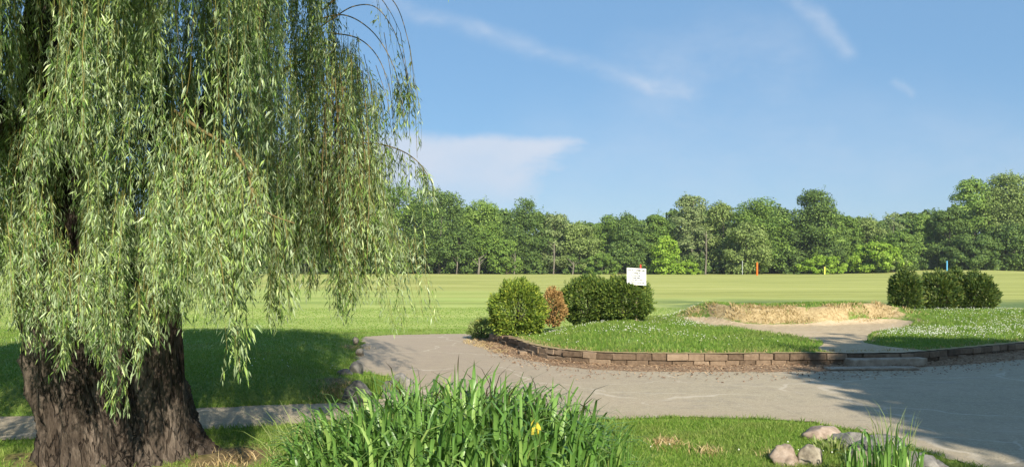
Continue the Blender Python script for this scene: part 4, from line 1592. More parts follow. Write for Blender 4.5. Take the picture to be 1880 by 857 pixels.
def tuft(name, label, c, rad, n, h0, h1, w0, w1, mat, seed, lean=.9, bias=None, cat="grass"):
    r = np.random.default_rng(seed)
    a = r.uniform(0, 2 * math.pi, n)
    rr = np.sqrt(r.random(n)) * rad
    b = np.stack([c[0] + np.cos(a) * rr, c[1] + np.sin(a) * rr, np.full(n, c[2])], 1)
    ld = a + r.normal(0, .6, n) if bias is None else r.normal(bias, .7, n)
    V, q, tip, e = sword_blades(b, r.uniform(h0, h1, n), r.uniform(w0, w1, n), np.abs(r.normal(lean, .35, n)), ld, r.uniform(0, .7, n), seed, 8)
    return tag(mesh_np(name, V, q, mat, None, True, {'tip': tip}), label, cat)


tuft("grass_tuft", "pale yellow green tuft of long arching grass at the left of the sword leaves", (-1.22, 5.15, 0), .2, 150, .4, .95, .006, .013, M_TUFT, 71, 1.0, math.pi * .95)
tuft("rush_tuft", "dark fine leaved rushes at the right edge of the big leaf clump", (0.60, 5.0, 0), .16, 190, .45, .8, .006, .014, M_IRIS, 72, .5)
gx_, gy_ = gp(700, 712, .1)
tuft("rough_tuft", "dark tuft of rough grass on the bank beside the shaded rocks", (gx_, gy_, .05), .32, 260, .12, .26, .006, .012, M_GRASS, 73, .7)
tuft("weed_tuft", "thin weeds with pale stalks standing before the grey boulder on the right", (3.15, 6.75, 0.02), .16, 40, .3, .62, .004, .008, M_TUFT, 74, .4)
tuft("verge_plant", "leafy low weeds tucked between the pink boulder and the grey one", (2.86, 7.35, 0.04), .14, 120, .06, .16, .012, .022, M_TUFT, 75, .8)


M_STONE_SHADED = mat_simple('shaded_grey_fieldstone', [(0.3, (0.06, 0.058, 0.053)), (0.5, (0.115, 0.11, 0.10)), (0.7, (0.18, 0.17, 0.155))], 8, 0.9, 0.5, 0.012)  # grey fieldstone again, the bank's shade put into a darker colour
# ------------------------------------------------------------------ rocks
def rock(label, px, py_base, w_px, h_px, mat, seed, z=0.0, depth=1.0, group=None):
    d = dist_of(py_base, z)
    sx = w_px / 1500 * d / 2
    sz = h_px / 1500 * d / 2 * 1.35
    loc = Vector(((px - 940) / 1500 * d, d + sx * depth * .6, z + sz * .36))
    bm = bmesh.new()
    bmesh.ops.create_icosphere(bm, subdivisions=4, radius=1)
    rr = random.Random(seed)
    o3 = Vector((rr.uniform(0, 50), rr.uniform(0, 50), rr.uniform(0, 50)))
    # a few flattening planes give it facets
    planes = [(Vector((rr.gauss(0, 1), rr.gauss(0, 1), rr.gauss(.2, .8))).normalized(), rr.uniform(.6, .92)) for _ in range(10)]
    for v in bm.verts:
        p = v.co.copy()
        for nrm, dd in planes:
            e = p.dot(nrm) - dd
            if e > 0:
                p -= nrm * e * .85
        p *= 1 + .2 * mnoise.noise(p * 1.3 + o3) + .09 * mnoise.noise(p * 3.5 + o3) + .02 * mnoise.noise(p * 11 + o3)
        v.co = Vector((p.x * sx, p.y * sx * depth, p.z * sz)) + loc
    o = bm_obj("rock", bm, mat, None, True)
    return tag(o, label, "rock", group)


rock("pinkish boulder highest of the rocks on the sunlit grass by the road", 1514, 815, 76, 40, M_STONE_PINK, 1, 0.02)
rock("rounded dark grey boulder at the shadow edge behind the sword leaves", 1566, 832, 66, 46, M_STONE_GREY, 2, 0.02)
rock("leftmost tan pink cobble sitting on the lawn in the sun", 1447, 862, 62, 44, M_STONE_PINK, 3, 0.02)
rock("streaked tan cobble touching the leftmost pink one", 1492, 862, 48, 48, M_STONE_TAN, 4, 0.02)
rock("wide flat grey boulder in the shade right of the sword leaves", 1640, 845, 120, 44, M_STONE_GREY, 5, 0.02, .8)
rock("grey rock at the bottom right in front of the flat boulder", 1686, 872, 100, 42, M_STONE_GREY, 6, 0.02)
rock("small grey stone farthest right at the bottom edge of the road", 1728, 872, 46, 26, M_STONE_GREY, 7, 0.02)
rock("brownish cobble half hidden behind the small leaf clump", 1585, 862, 60, 40, M_STONE_TAN, 8, 0.02)
rock("grey upright stone ending the shaded grass bank at the drive", 651, 690, 26, 36, M_STONE_SHADED, 11, 0.03, 1.3)
rock("small brown stone at the drive edge in sunlight", 660, 650, 15, 12, M_STONE_TAN, 12, 0.05)
rock("little brown stone at the far corner of the bank", 652, 628, 13, 10, M_STONE_TAN, 13, 0.08)
rock("shade-darkened low stone lying in the shaded bank grass", 632, 690, 30, 14, M_STONE_SHADED, 14, 0.14)
rock("large grey stone in the shade just above the sword leaves", 652, 738, 52, 38, M_STONE_SHADED, 15, 0.03)
rock("light grey boulder half in sun behind the sword leaves", 738, 722, 42, 44, M_STONE_GREY, 16, 0.01, 1.2)
rock("shade-darkened stone beside the sunlit grey boulder", 712, 728, 34, 30, M_STONE_SHADED, 17, 0.02)
rock("small pale stone lying on the shaded path", 607, 772, 34, 16, M_STONE_TAN, 18, 0.01)


# ------------------------------------------------------------------ evergreen shrubs on and behind the island
def leaf_cards(C, dirn, size, aspect, r):
    """pointed 4-corner sprays at C along dirn"""
    n = len(C)
    dirn = dirn / (np.linalg.norm(dirn, axis=1)[:, None] + 1e-9)
    side = np.cross(dirn, r.normal(0, 1, (n, 3)))
    side /= np.linalg.norm(side, axis=1)[:, None] + 1e-9
    nn = np.cross(side, dirn)
    w = size * aspect
    m = C + dirn * (size * .45)[:, None] + nn * (size * .08)[:, None]
    V = np.stack([C, m + side * (w / 2)[:, None], C + dirn * size[:, None], m - side * (w / 2)[:, None]], 1).reshape(-1, 3)
    return V, np.arange(n * 4).reshape(n, 4)


def shrub(label, c, rx, ry, h, n, mat, seed, top=1.0, stem=True, boxy=0.0, leaf=.085, group=None, cone=0.0, tips=None, up=.5, name="evergreen_shrub"):
    r = np.random.default_rng(seed)
    zb = c[2]
    root = empty(name, (c[0], c[1], zb), label, "shrub", group)
    a = r.uniform(0, 2 * math.pi, n)
    n = int(n * 1.5)
    a = r.uniform(0, 2 * math.pi, n)
    u = r.uniform(-.95, 1, n)
    ce = np.sqrt(1 - u * u)
    o = np.stack([np.cos(a) * ce, np.sin(a) * ce, u], 1)
    if boxy:
        o = np.sign(o) * np.abs(o) ** (1 - boxy * .55)
    # lumpy outline
    lump = np.array([mnoise.noise(Vector((p[0] * 2.1 + seed, p[1] * 2.1, p[2] * 2.1))) for p in o]) * .28 + np.array([mnoise.noise(Vector((p[0] * 6 + seed, p[1] * 6, p[2] * 6))) for p in o]) * .17
    depth = 1 - np.abs(r.normal(0, .12, n))
    rad = (1 + lump) * depth
    if cone:
        o[:, :2] *= (1 - cone * np.clip(o[:, 2], 0, 1) ** 1.2)[:, None]
    C = np.stack([c[0] + o[:, 0] * rad * rx, c[1] + o[:, 1] * rad * ry, zb + h * .5 + o[:, 2] * rad * h * .5], 1)
    C[:, 2] = np.maximum(C[:, 2], zb + .015)
    dirn = o * np.array([1, 1, .8]) + np.array([0, 0, up]) + r.normal(0, .45, (n, 3))
    V, q = leaf_cards(C, dirn, leaf * r.uniform(.6, 1.3, n), r.uniform(.3, .5, n), r)
    # loose leaders poking out of the top
    m = 26
    ex = []
    for k in range(m):
        aa, rr_ = r.uniform(0, 2 * math.pi), r.uniform(0, .8)
        bx, by = c[0] + math.cos(aa) * rr_ * rx, c[1] + math.sin(aa) * rr_ * ry
        bz = zb + h * (.5 + .48 * math.sqrt(max(0, 1 - rr_ ** 2)))
        for s in range(14):
            ex.append((bx + r.normal(0, .012), by + r.normal(0, .012), bz + s * .011 * top - .03))
    ex = np.array(ex)
    V2, q2 = leaf_cards(ex, np.array([0, 0, 1.0]) + r.normal(0, .55, ex.shape), leaf * .7 * r.uniform(.6, 1.2, len(ex)), r.uniform(.3, .5, len(ex)), r)
    mesh_np("foliage", np.concatenate([V, V2]), np.concatenate([q, q2 + len(V)]), mat, root)
    # woody inside: a stem with ascending branches
    parts = [tube([(c[0], c[1], zb - .05), (c[0] + .01, c[1], zb + h * .3), (c[0], c[1] + .01, zb + h * .75)], [.035, .028, .01], 7)]
    for k in range(16):
        aa = r.uniform(0, 2 * math.pi)
        z0 = zb + h * r.uniform(.03, .3)
        e = r.uniform(.4, .7)
        parts.append(tube([(c[0], c[1], z0), (c[0] + math.cos(aa) * rx * e * .5, c[1] + math.sin(aa) * ry * e * .5, z0 + h * .15), (c[0] + math.cos(aa) * rx * e, c[1] + math.sin(aa) * ry * e, z0 + h * r.uniform(.2, .5))], [.016, .011, .004], 5))
    V, q = join_q(parts)
    mesh_np("stem", V, q, M_TRUNK, root, True)
    return root


def iz(x, y):
    return float(surf_z(np.array([x]), np.array([y]))[0])


x, y = 0.13, 18.0
shrub("bright green rounded evergreen at the left end of the island", (x, y, .2), .60, .55, 1.17, 9000, M_YEWB, 1, boxy=.35, cone=.35, leaf=.075)
x, y = 0.95, 18.9
shrub("dead orange brown shrub squeezed between the green evergreens", (x, y, .35), .28, .25, .80, 2000, M_DEAD, 2, cone=.3, leaf=.07, name="dead_shrub")
shrub("wide evergreen in the clipped row next to the dead brown shrub", (1.86, 20.1, iz(1.86, 20.1) - .02), .78, .6, 1.16, 8500, M_YEW, 3, boxy=.05, cone=.3, leaf=.08)
shrub("broad evergreen at the right end of the row under the white sign", (2.68, 19.88, iz(2.68, 19.88) - .02), .68, .58, 1.03, 9000, M_YEW, 4, boxy=.15, leaf=.08)
root = shrub("low flowering plant with yellow blooms left of the bright evergreen", (-0.72, 19.2, .0), .30, .26, .42, 1300, M_TUFT, 5, leaf=.06, name="flowering_plant")
r_ = np.random.default_rng(4)
for k in range(22):
    p = np.array([-0.72, 19.05, 0]) + np.array([r_.normal(0, .15), r_.normal(-.05, .1), r_.uniform(.24, .46)])
    # five petals round a small centre, joined at their bases
    V, F_ = [p + [0, 0, .006]], []
    for m in range(5):
        a = m * 1.257 + k
        V += [p + .020 * np.array([math.cos(a - .5), math.sin(a - .5) * .8 - .3, .35]), p + .036 * np.array([math.cos(a), math.sin(a) * .8 - .4, .5]), p + .020 * np.array([math.cos(a + .5), math.sin(a + .5) * .8 - .3, .35])]
        F_.append((0, 1 + 3 * m, 2 + 3 * m, 3 + 3 * m))
    mesh_np("flower", np.array(V), np.array(F_), M_YFLOW, root)
for (px, w, top, lab, sd, dd) in ((1662, 58, 500, "single dark evergreen standing apart left of the dark shrub group", 6, 28.0), (1722, 84, 503, "left dark shrub of the merged group beyond the clover", 7, 28.6),
                                  (1754, 56, 498, "tall middle shrub rising in the merged dark group", 8, 29.3), (1792, 74, 506, "rightmost dark shrub with brown tinged side by the cart path", 9, 28.4)):
    X = (px - 940) / 1500 * dd
    zb = iz(X, dd) - .02
    zt = CAM_H - (top - 490) / 1500 * dd
    rx = w / 1500 * dd / 2 * .9
    shrub(lab, (X, dd, zb), rx, rx, zt - zb, 5200, M_YEWD, sd, boxy=0, leaf=.12, top=1.8)


# ------------------------------------------------------------------ sign and range posts
def make_sign():
    d = 19.55
    c = at(1168.5, d, None, 507.5)
    root = empty("notice_sign", (c.x, d, .35), "white notice board with black lettering standing at the evergreen row", "sign")
    mw = mat_simple("sign_white", [(0.3, (0.74, 0.75, 0.70)), (0.7, (0.82, 0.83, 0.79))], 3, 0.5, 0.05, 0.002)
    mk = mat_simple("sign_ink", [(0.3, (0.02, 0.022, 0.03)), (0.7, (0.04, 0.04, 0.05))], 3, 0.6, 0, 0.002)
    mp = mat_simple("sign_post", [(0.3, (0.22, 0.17, 0.11)), (0.7, (0.33, 0.26, 0.18))], 12, 0.8, 0.3, 0.004)
    W, H = 0.462, 0.40
    tilt = math.radians(3.0)
    ct, st = math.cos(tilt), math.sin(tilt)
    skew = -0.055

    def P(u, v, k=0.0):      # board coordinates -> world; the sheet leans a little out of square
        x = u * ct + v * st + skew * v * 1.0
        z = -u * st + v * ct
        return Vector((c.x + x, d - .006 - k, c.z + z))
    bm = bmesh.new()
    n = 6
    fr = [[bm.verts.new(P((i / n - .5) * W, (j / n - .5) * H, .004 * math.sin(i * 1.1))) for i in range(n + 1)] for j in range(n + 1)]
    fb = [[bm.verts.new(P((i / n - .5) * W, (j / n - .5) * H, .004 * math.sin(i * 1.1) - .006)) for i in range(n + 1)] for j in range(n + 1)]
    for j in range(n):
        for i in range(n):
            bm.faces.new((fr[j][i], fr[j][i + 1], fr[j + 1][i + 1], fr[j + 1][i]))
            bm.faces.new((fb[j][i], fb[j + 1][i], fb[j + 1][i + 1], fb[j][i + 1]))
    for i in range(n):
        bm.faces.new((fr[0][i], fb[0][i], fb[0][i + 1], fr[0][i + 1]))
        bm.faces.new((fr[n][i + 1], fb[n][i + 1], fb[n][i], fr[n][i]))
        bm.faces.new((fr[i][0], fr[i + 1][0], fb[i + 1][0], fb[i][0]))
        bm.faces.new((fr[i][n], fb[i][n], fb[i + 1][n], fr[i + 1][n]))
    board = bm_obj("board", bm, mw, root)
    V, q = tube([(c.x, d + .022, .2), (c.x, d + .022, .8), (c.x + .005, d + .022, c.z + .17)], [.022, .022, .02], 8)
    mesh_np("post", V, q, mp, root, True)
    lines = [("SHORT GAME USE", .150, .046, 'C'), ("ONLY", .082, .062, 'C'), ("1. Practice area", .022, .036, 'L'), ("No Range balls", -.030, .036, 'L'), ("Do not hit to field", -.082, .036, 'L'), ("4. Replace divots pls", -.140, .036, 'L')]
    for txt, v, size, al in lines:
        allv, allf, o = [], [], 0
        cu = bpy.data.curves.new("lettering", 'FONT')
        cu.body = txt
        cu.size = size * 1.25
        cu.align_x = 'CENTER' if al == 'C' else 'LEFT'
        cu.align_y = 'CENTER'
        cu.offset = 0.0006
        ob = bpy.data.objects.new("lettering", cu)
        COL.objects.link(ob)
        bpy.context.view_layer.update()
        me = bpy.data.meshes.new_from_object(ob.evaluated_get(bpy.context.evaluated_depsgraph_get()))
        wmax = max(x.co.x for x in me.vertices) - min(x.co.x for x in me.vertices)
        sc = min(1.0, W * .86 / wmax)
        for vt in me.vertices:
            u = vt.co.x * sc if al == 'C' else -W * .40 + vt.co.x * sc
            allv.append(tuple(P(u, v + vt.co.y, .0075)))
        for pl in me.polygons:
            allf.append([o + i for i in pl.vertices])
        o = len(allv)
        bpy.data.objects.remove(ob)
        bpy.data.meshes.remove(me)
        me = bpy.data.meshes.new("lettering")
        me.from_pydata(allv, [], allf)
        me.materials.append(mk)
        link(bpy.data.objects.new("lettering", me), board)


make_sign()


def range_post(label, px, top, base, d, r, col, name="range_marker_post"):
    m = mat_simple("post_paint_" + label.split()[0], [(0.3, tuple(c * .85 for c in col)), (0.7, col)], 2, 0.5, 0.05, 0.002)
    x = (px - 940) / 1500 * d
    zb = iz(x, d)
    zt = CAM_H - (top - 490) / 1500 * d
    root = empty(name, (x, d, zb), label, "post", "coloured range posts on the far field")
    V, q = tube([(x, d, zb - .2), (x, d, zb + (zt - zb) * .5), (x, d, zt)], [r, r, r * .96], 12)
    mesh_np("pole", V, q, m, root, True)
    V, q = tube([(x, d, zt), (x, d, zt + .03), (x, d, zt + .05)], [r * 1.12, r * 1.12, r * .3], 12)
    mesh_np("cap", V, q, m, root, True)


range_post("orange marker post at the far edge of the range", 1390, 482, 504, 128, .13, (.85, .17, .02))
range_post("yellow short marker post before the bright bushes", 1514, 490, 502, 140, .12, (.75, .75, .12))
range_post("blue marker post on the hump above the dark shrubs", 1738.5, 479, 497, 139, .11, (.12, .42, .70))
range_post("red marker post seen just above the white sign", 1176, 486, 503, 128, .12, (.75, .06, .04))
range_post("thin grey pole standing left of the orange post", 1363, 479, 503, 146, .06, (.42, .45, .44))

# ------------------------------------------------------------------ far trees
FM = {
    'D': foliage_mat("leaf_dark", [(0.0, (0.055, 0.101, 0.028)), (0.6, (0.102, 0.165, 0.039)), (1.0, (0.157, 0.229, 0.049))], .15, .6, .2),
    'M': foliage_mat("leaf_mid", [(0.0, (0.078, 0.143, 0.028)), (0.6, (0.140, 0.229, 0.042)), (1.0, (0.214, 0.301, 0.056))], .18, .6, .2),
    'L': foliage_mat("leaf_light", [(0.0, (0.111, 0.201, 0.039)), (0.6, (0.195, 0.301, 0.059)), (1.0, (0.297, 0.403, 0.098))], .2, .6, .2),
    'O': foliage_mat("leaf_olive", [(0.0, (0.118, 0.178, 0.045)), (0.6, (0.201, 0.267, 0.073)), (1.0, (0.282, 0.355, 0.119))], .18, .6, .2),
    'G': foliage_mat("leaf_greyish", [(0.0, (0.120, 0.174, 0.063)), (0.6, (0.205, 0.265, 0.098)), (1.0, (0.315, 0.366, 0.154))], .18, .6, .2),
    'B': foliage_mat("leaf_bright", [(0.0, (0.140, 0.256, 0.025)), (0.6, (0.232, 0.366, 0.039)), (1.0, (0.352, 0.476, 0.070))], .22, .6, .2),
}


def crown_cards(c, rx, ry, z0, z1, n_cl, per, card, r, shape='round', sparse=0.0):
    """clumps of leaf cards through an uneven crown volume; returns verts, quads, clump centres"""
    H = z1 - z0
    cs, rad = [], []
    k = 0
    while len(cs) < n_cl and k < n_cl * 30:
        k += 1
        a = r.uniform(0, 2 * math.pi)
        zf = r.uniform(0.02, .97)
        if shape == 'dense':
            prof = math.sqrt(max(.05, 1 - (zf * 2 - 1) ** 2))
        elif shape == 'cone':
            prof = (1 - zf) ** .75 * .95 + .08
        elif shape == 'tall':
            prof = math.sin(math.pi * min(1, zf * .9 + .1)) ** .5
        elif shape == 'spread':
            prof = math.sin(math.pi * min(.98, zf * .72 + .26)) ** .45
        else:
            prof = math.sin(math.pi * min(.99, zf * .82 + .16)) ** .6
        rr_ = math.sqrt(r.random()) * prof
        if rr_ < .45 * prof and r.random() < .6 and shape != 'dense':
            continue
        cs.append((c[0] + math.cos(a) * rr_ * rx * .86, c[1] + math.sin(a) * rr_ * ry * .86, z0 + zf * H * .96))
        rad.append(r.uniform(.20, .36) * min(rx * 1.1, H * .5))
    cs, rad = np.array(cs), np.array(rad)
    N = len(cs) * per
    ci = np.repeat(np.arange(len(cs)), per)
    o = r.normal(0, 1, (N, 3))
    o /= np.linalg.norm(o, axis=1)[:, None]
    o[:, 2] = np.where((o[:, 2] < -.25) & (r.random(N) < .6), -o[:, 2], o[:, 2])
    rr_ = rad[ci] * (1 - np.abs(r.normal(0, .22, N))) * r.uniform(.85, 1.25, N)
    C = cs[ci] + o * rr_[:, None] * np.array([1, 1, .72])
    nd = o + r.normal(0, .5, (N, 3)) + np.array([0, 0, .25])
    nd /= np.linalg.norm(nd, axis=1)[:, None]
    s1 = np.cross(nd, r.normal(0, 1, (N, 3)))
    s1 /= np.linalg.norm(s1, axis=1)[:, None] + 1e-9
    s2 = np.cross(nd, s1)
    sz = card * r.uniform(.55, 1.3, N)
    a_, b_ = s1 * (sz * .5)[:, None], s2 * (sz * .32)[:, None]
    V = np.stack([C - a_, C - b_ * 1.0 + a_ * .1, C + a_, C + b_ + a_ * .1], 1).reshape(-1, 3)
    # twiggy leaders that break the outline
    m = max(6, n_cl // 3)
    top = cs[np.argsort(-(cs[:, 2] - z0) - rad * .3)[: m * 2]]
    pick = r.permutation(len(top))[:m]
    ex, ed = [], []
    for k in pick:
        b0 = top[k] + r.normal(0, .25 * rx * .3, 3)
        dv = np.array([(b0[0] - c[0]) / (rx + .01) * .7 + r.normal(0, .2), r.normal(0, .3), 1.0])
        dv /= np.linalg.norm(dv)
        L_ = r.uniform(.3, .9) * min(rx, H * .3) * .3 + .2
        for q in np.linspace(0, 1, 22):
            ex.append(b0 + dv * L_ * (.5 + q) + r.normal(0, .12 + .22 * (1 - q), 3))
    ex = np.array(ex)
    nd = r.normal(0, 1, ex.shape)
    nd /= np.linalg.norm(nd, axis=1)[:, None]
    t1 = np.cross(nd, r.normal(0, 1, ex.shape))
    t1 /= np.linalg.norm(t1, axis=1)[:, None]
    t2 = np.cross(nd, t1)
    sz = card * r.uniform(.4, .9, len(ex))
    a_, b_ = t1 * (sz * .5)[:, None], t2 * (sz * .32)[:, None]
    V = np.concatenate([V, np.stack([ex - a_, ex - b_, ex + a_, ex + b_], 1).reshape(-1, 3)])
    N = len(V) // 4
    return V, np.arange(N * 4).reshape(N, 4), cs


def tree(label, px, top, w, d, kind, seed, base=0.12, shape='round', ncl=46, per=95, card=.42, trunk=M_TRUNK, tr=None, group="trees along the far edge of the field", name="tree"):
    r = np.random.default_rng(seed)
    x = (px - 940) / 1500 * d
    zg = min(iz(x, d), .8) - .05
    zt = CAM_H - (top - 490) / 1500 * d
    H = zt - zg
    rx = w / 1500 * d / 2
    root = empty(name, (x, d, zg), label, "tree", group)
    z0 = zg + H * base * .45
    V, q, cs = crown_cards((x, d), rx, rx * .9, z0, zt, int(ncl * 1.5), int(per * 2.0), card * .9, r, shape)
    mesh_np("crown", V, q, FM[kind], root)
    tr = tr or max(.12, H * .014)
    bx = r.normal(0, .03 * H, 2)
    P = [(x, d, zg - .3), (x + bx[0] * .3, d + bx[1] * .3, zg + H * .3), (x + bx[0], d + bx[1], zg + H * .62), (x + bx[0] * .8, d + bx[1], zg + H * .9)]
    Pc = crom([Vector(p) for p in P], 5)
    V, q = tube(Pc, np.linspace(tr, tr * .25, len(Pc)), 8)
    tk = mesh_np("trunk", V, q, trunk, root, True)
    sel = r.permutation(len(cs))[:7]
    for k in sel:
        e = cs[k]
        f = np.clip((e[2] - zg) / H - .18, .12, .85)
        s = Pc[int(f * (len(Pc) - 1))]
        m = (s + e) / 2 + np.array([0, 0, -.04 * H])
        V, q = tube([tuple(s), tuple(m), tuple(e)], [tr * .4, tr * .26, tr * .1], 5)
        mesh_np("branch", V, q, trunk, tk, True)
    return root


T = tree
# left, mostly behind the willow's fronds
T("dark tree far left behind the willow trunk", -60, 400, 200, 150, 'D', 101)
T("mid green tree in the gap left of the willow trunk", 60, 395, 170, 152, 'M', 102)
T("dark tree showing behind the thick left fronds", 200, 380, 180, 155, 'D', 103)
T("mid green tree behind the bright hanging willow clump", 340, 385, 160, 152, 'M', 104)
T("olive tree behind the shaded middle of the willow", 450, 375, 150, 156, 'O', 105)
T("dark tall tree behind the willow's brown strands", 560, 352, 150, 155, 'D', 106)
T("dark wide tree half veiled by the willow's right skirt", 655, 342, 160, 153, 'D', 107, .08)
T("mid green rounded tree just clear of the willow's edge", 728, 338, 130, 157, 'M', 108, .1, 'spread')
T("tall dark tree with a pale forked trunk right of the willow", 806, 347, 125, 152, 'D', 109, .3, 'spread', 52, 100, .42, M_PALE, .22)
T("small dark tree under the pale forked trunk tree", 838, 425, 80, 149, 'D', 110, .05, 'round', 26, 80)
T("light topped tree sloping down from the tall dark one", 884, 366, 95, 158, 'L', 111, .15, 'round', 46, 95, .42)
T("low mid green tree before the light topped one", 900, 412, 80, 150, 'M', 112, .1, 'round', 30, 85)
T("dark pointed crown tree standing out above its neighbours", 966, 366, 92, 156, 'D', 113, .08, 'tall', 50, 100)
T("light slender tree right of the dark pointed crown", 1020, 388, 70, 157, 'G', 114, .15, 'tall', 36, 90)
T("low green tree at the foot of the dark pointed crown", 930, 440, 60, 148, 'M', 115, .05, 'round', 20, 80)
T("yellowish olive tree in the dip of the treeline", 1066, 410, 80, 155, 'O', 116, .12)
T("mid green tree rising right of the yellowish olive one", 1112, 396, 78, 159, 'M', 117, .1)
T("dark conical tree behind the white sign", 1152, 394, 90, 152, 'D', 118, .03, 'cone', 60, 95)
T("mid green tree right of the dark conical one", 1206, 394, 74, 160, 'M', 119, .1)
T("low light green tree in front at the centre of the treeline", 1222, 432, 86, 147, 'B', 120, .02, 'cone', 36, 90)
T("tall grey green cottonwood with blocky top", 1269, 355, 74, 158, 'G', 121, .22, 'tall', 54, 100, .42, M_PALE, .26)
T("mid green tree with thin pale stems right of the cottonwood", 1328, 371, 84, 157, 'O', 122, .3, 'round', 46, 95, .42, M_PALE, .2)
T("broad mid green tree behind the orange post", 1392, 364, 118, 155, 'M', 123, .04, 'round', 64, 105)
T("round dark olive tree at the foot of the broad one", 1372, 410, 90, 150, 'O', 124, .02, 'round', 40, 95)
T("deep dark tree filling the hollow right of the orange post", 1442, 400, 90, 158, 'D', 125, .02, 'round', 44, 100)
T("tall flat topped tree, highest of the middle right", 1490, 351, 112, 155, 'D', 126, .12, 'spread', 64, 110)
T("small leaning tree beside the tall flat topped one", 1522, 372, 50, 153, 'L', 127, .3, 'round', 20, 85)
T("mid green shoulder tree stepping down to the right", 1553, 398, 70, 157, 'M', 128, .08)
T("olive brown topped tree in the right hand dip", 1594, 400, 74, 160, 'O', 129, .1)
T("thin airy tree with its own tuft above the dip", 1642, 388, 60, 158, 'G', 130, .4, 'tall', 18, 60, .4, M_PALE, .16)
T("light spiky topped tree just left of the big right grove", 1694, 394, 66, 157, 'L', 131, .08, 'cone', 36, 90)
T("round low tree with yellow green front before the dip", 1612, 445, 118, 147, 'B', 132, .0, 'round', 50, 100)
T("mid green filler tree behind the low round one", 1648, 425, 90, 153, 'M', 133, .05)
T("dark edge tree starting the big right grove", 1742, 378, 70, 153, 'D', 134, .02, 'tall', 46, 100)
T("tall light crowned tree of the right grove", 1784, 326, 92, 155, 'L', 135, .2, 'tall', 54, 100)
T("tallest olive tree at the right edge of the frame", 1852, 320, 130, 154, 'O', 136, .2, 'round', 74, 110)
T("dark low tree beneath the right grove", 1788, 430, 120, 148, 'D', 137, .0, 'round', 56, 100)
T("dark understory tree at the far right edge", 1862, 410, 110, 149, 'D', 138, .0, 'round', 56, 100)
T("dark tree partly out of frame on the right", 1935, 345, 140, 152, 'M', 139, .1)
T("bright yellow green bush with feathery top by the yellow post", 1512, 470, 108, 144, 'B', 140, .0, 'round', 40, 90, .36, name="bush")
T("dark green bush at the foot of the conical tree", 1105, 465, 80, 147, 'M', 141, .0, 'round', 30, 85, .36, name="bush")
T("bright bush right of the white sign at the field edge", 1262, 478, 60, 146, 'B', 142, .0, 'round', 22, 80, .36, name="bush")
T("low olive bush left of the blue post", 1640, 476, 80, 145, 'O', 143, .0, 'round', 30, 85, .36, name="bush")


# slim pale stems seen standing clear of the leaves
def stem(label, px, y0, y1, d, r):
    P0 = at(px, d, None, y1)
    P1 = at(px + 1.5, d, None, y0)
    P0.z = min(P0.z, iz(P0.x, d)) - .1
    root = empty("bare_stem", P0, label, "tree trunk")
    V, q = tube([P0, (P0 + P1) / 2 + Vector((.12, 0, 0)), P1], [r, r * .8, r * .45], 7)
    mesh_np("trunk", V, q, M_PALE, root, True)
    pts = []
    for k in range(5):
        s = P0 + (P1 - P0) * (.45 + .1 * k)
        e = s + Vector((random.Random(k + px).uniform(-1.4, 1.4), 0.2, 1.1))
        pts.append(tube([s, (s + e) / 2 + Vector((0, 0, .1)), e], [r * .35, r * .25, r * .1], 5))
    V, q = join_q(pts)
    mesh_np("branch", V, q, M_PALE, root, True)


stem("tallest slim pale trunk in front of the leaves right of centre", 1295, 425, 497, 146, .16)
stem("short pale trunk low in the dark trees near the willow", 878, 472, 504, 146, .22)
stem("thin leaning pale stem below the dark pointed crown", 944, 462, 504, 147, .11)
stem("slim pale stem right of the willow at the field edge", 838, 470, 503, 147, .10)
stem("slight pale stem left of the yellowish olive tree", 1016, 445, 485, 149, .14)
stem("bleached short trunk under the yellowish olive tree", 1051, 480, 503, 147, .14)


# the wood behind and its brushy edge, which read as one mass
def mass(name, label, rows, kind, card, seed, cat):
    r = np.random.default_rng(seed)
    Vs, Qs, o = [], [], 0
    for (x, d, rx, z0, z1, ncl, per) in rows:
        V, q, cs = crown_cards((x, d), rx, rx * .8, z0, z1, ncl, per, card, r)
        Vs.append(V)
        Qs.append(q + o)
        o += len(V)
    tag(mesh_np(name, np.concatenate(Vs), np.concatenate(Qs), FM[kind]), label, cat, kind='stuff')


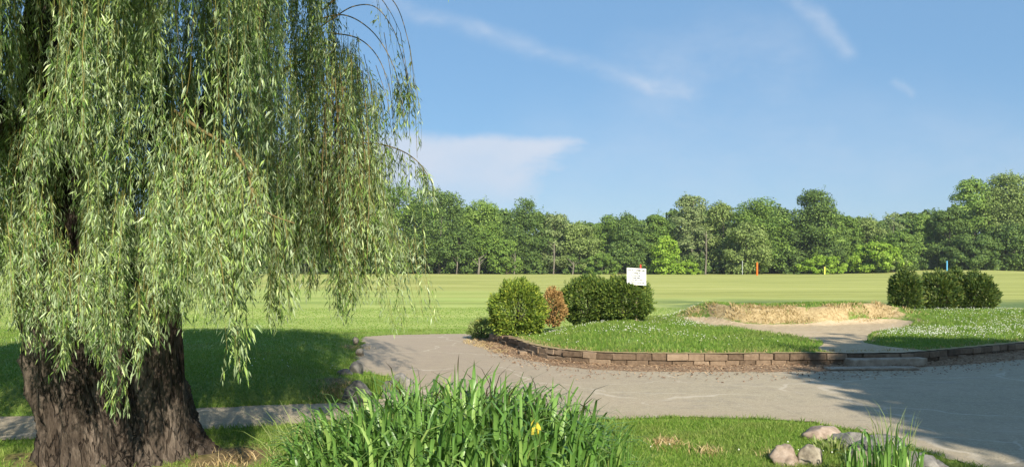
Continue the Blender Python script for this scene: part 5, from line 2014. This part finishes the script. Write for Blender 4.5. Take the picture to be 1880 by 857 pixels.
mr = np.random.default_rng(404)
rows = []
for px in np.arange(-220, 2120, 46):
    for d in (172, 182):
        topy = np.interp(px, [-200, 600, 700, 850, 1000, 1080, 1250, 1400, 1560, 1700, 1760, 2100], [410, 375, 360, 382, 398, 408, 397, 382, 400, 408, 368, 355]) + mr.normal(0, 7)
        rows.append(((px + mr.normal(0, 14) - 940) / 1500 * d, d, 4.6, 0.2, CAM_H + (490 - topy) / 1500 * d, 44, 90))
mass("woodland", "dense green wood closing the view behind the front trees", rows, 'D', .8, 41, "woods")
rows = []
for px in np.arange(-220, 2120, 17):
    d = mr.uniform(150, 160)
    rows.append(((px + mr.normal(0, 10) - 940) / 1500 * d, d, mr.uniform(1.6, 2.6), 0.1, mr.uniform(2.6, 6.0), 14, 100))
mass("undergrowth", "dark brushy undergrowth along the foot of the trees", rows, 'D', .42, 42, "undergrowth")

# ------------------------------------------------------------------ the tree standing to the right, whose shade lies over the road
def shade_tree(c, r0, zc, rz, label, seed, kind='M'):
    r = np.random.default_rng(seed)
    root = empty("shade_tree", (c[0], c[1], 0), label, "tree")
    V, q, cs = crown_cards(c, r0, r0, zc - rz, zc + rz, 420, 110, .42, r, 'dense')
    mesh_np("crown", V, q, FM[kind], root)
    P = crom([Vector((c[0], c[1], -.2)), Vector((c[0] + .1, c[1], zc * .35)), Vector((c[0], c[1] + .1, zc)), Vector((c[0], c[1], zc + rz * .7))], 8)
    parts = [tube(P, np.linspace(.26, .06, len(P)), 12)]
    for e in cs[:30]:
        s = P[min(len(P) - 1, int(len(P) * np.clip((e[2] - rz * .4) / (zc + rz), .25, .9)))]
        parts.append(tube([tuple(s), tuple((s + e) / 2), tuple(e)], [.09, .06, .02], 6))
    V, q = join_q(parts)
    mesh_np("trunk", V, q, M_TRUNK, root, True)


shade_tree((13.2, -0.3), 5.8, 6.2, 2.9, "leafy roadside tree standing just out of frame to the right, shading the road", 501)
shade_tree((11.7, -4.6), 4.7, 6.0, 3.0, "second leafy tree nearer the viewer at the right, shading the boulders", 502)


# ------------------------------------------------------------------ the summer air between here and the trees
HAZE_DENSITY = 0.0002
b = NB("haze_air")
pv = b.n('ShaderNodeVolumePrincipled')
pv.inputs['Color'].default_value = (0.80, 0.88, 1.0, 1)
pv.inputs['Density'].default_value = HAZE_DENSITY
pv.inputs['Anisotropy'].default_value = 0.0
b.l(pv.outputs[0], b.out.inputs['Volume'])
bm = bmesh.new()
bmesh.ops.create_cube(bm, size=1)
for v in bm.verts:
    v.co = Vector((v.co.x * 1240, v.co.y * 740 + 250, v.co.z * 27.2 + 12.2))
tag(bm_obj("haze", bm, b.m), "thin pale summer haze over the field", "haze", kind='stuff')
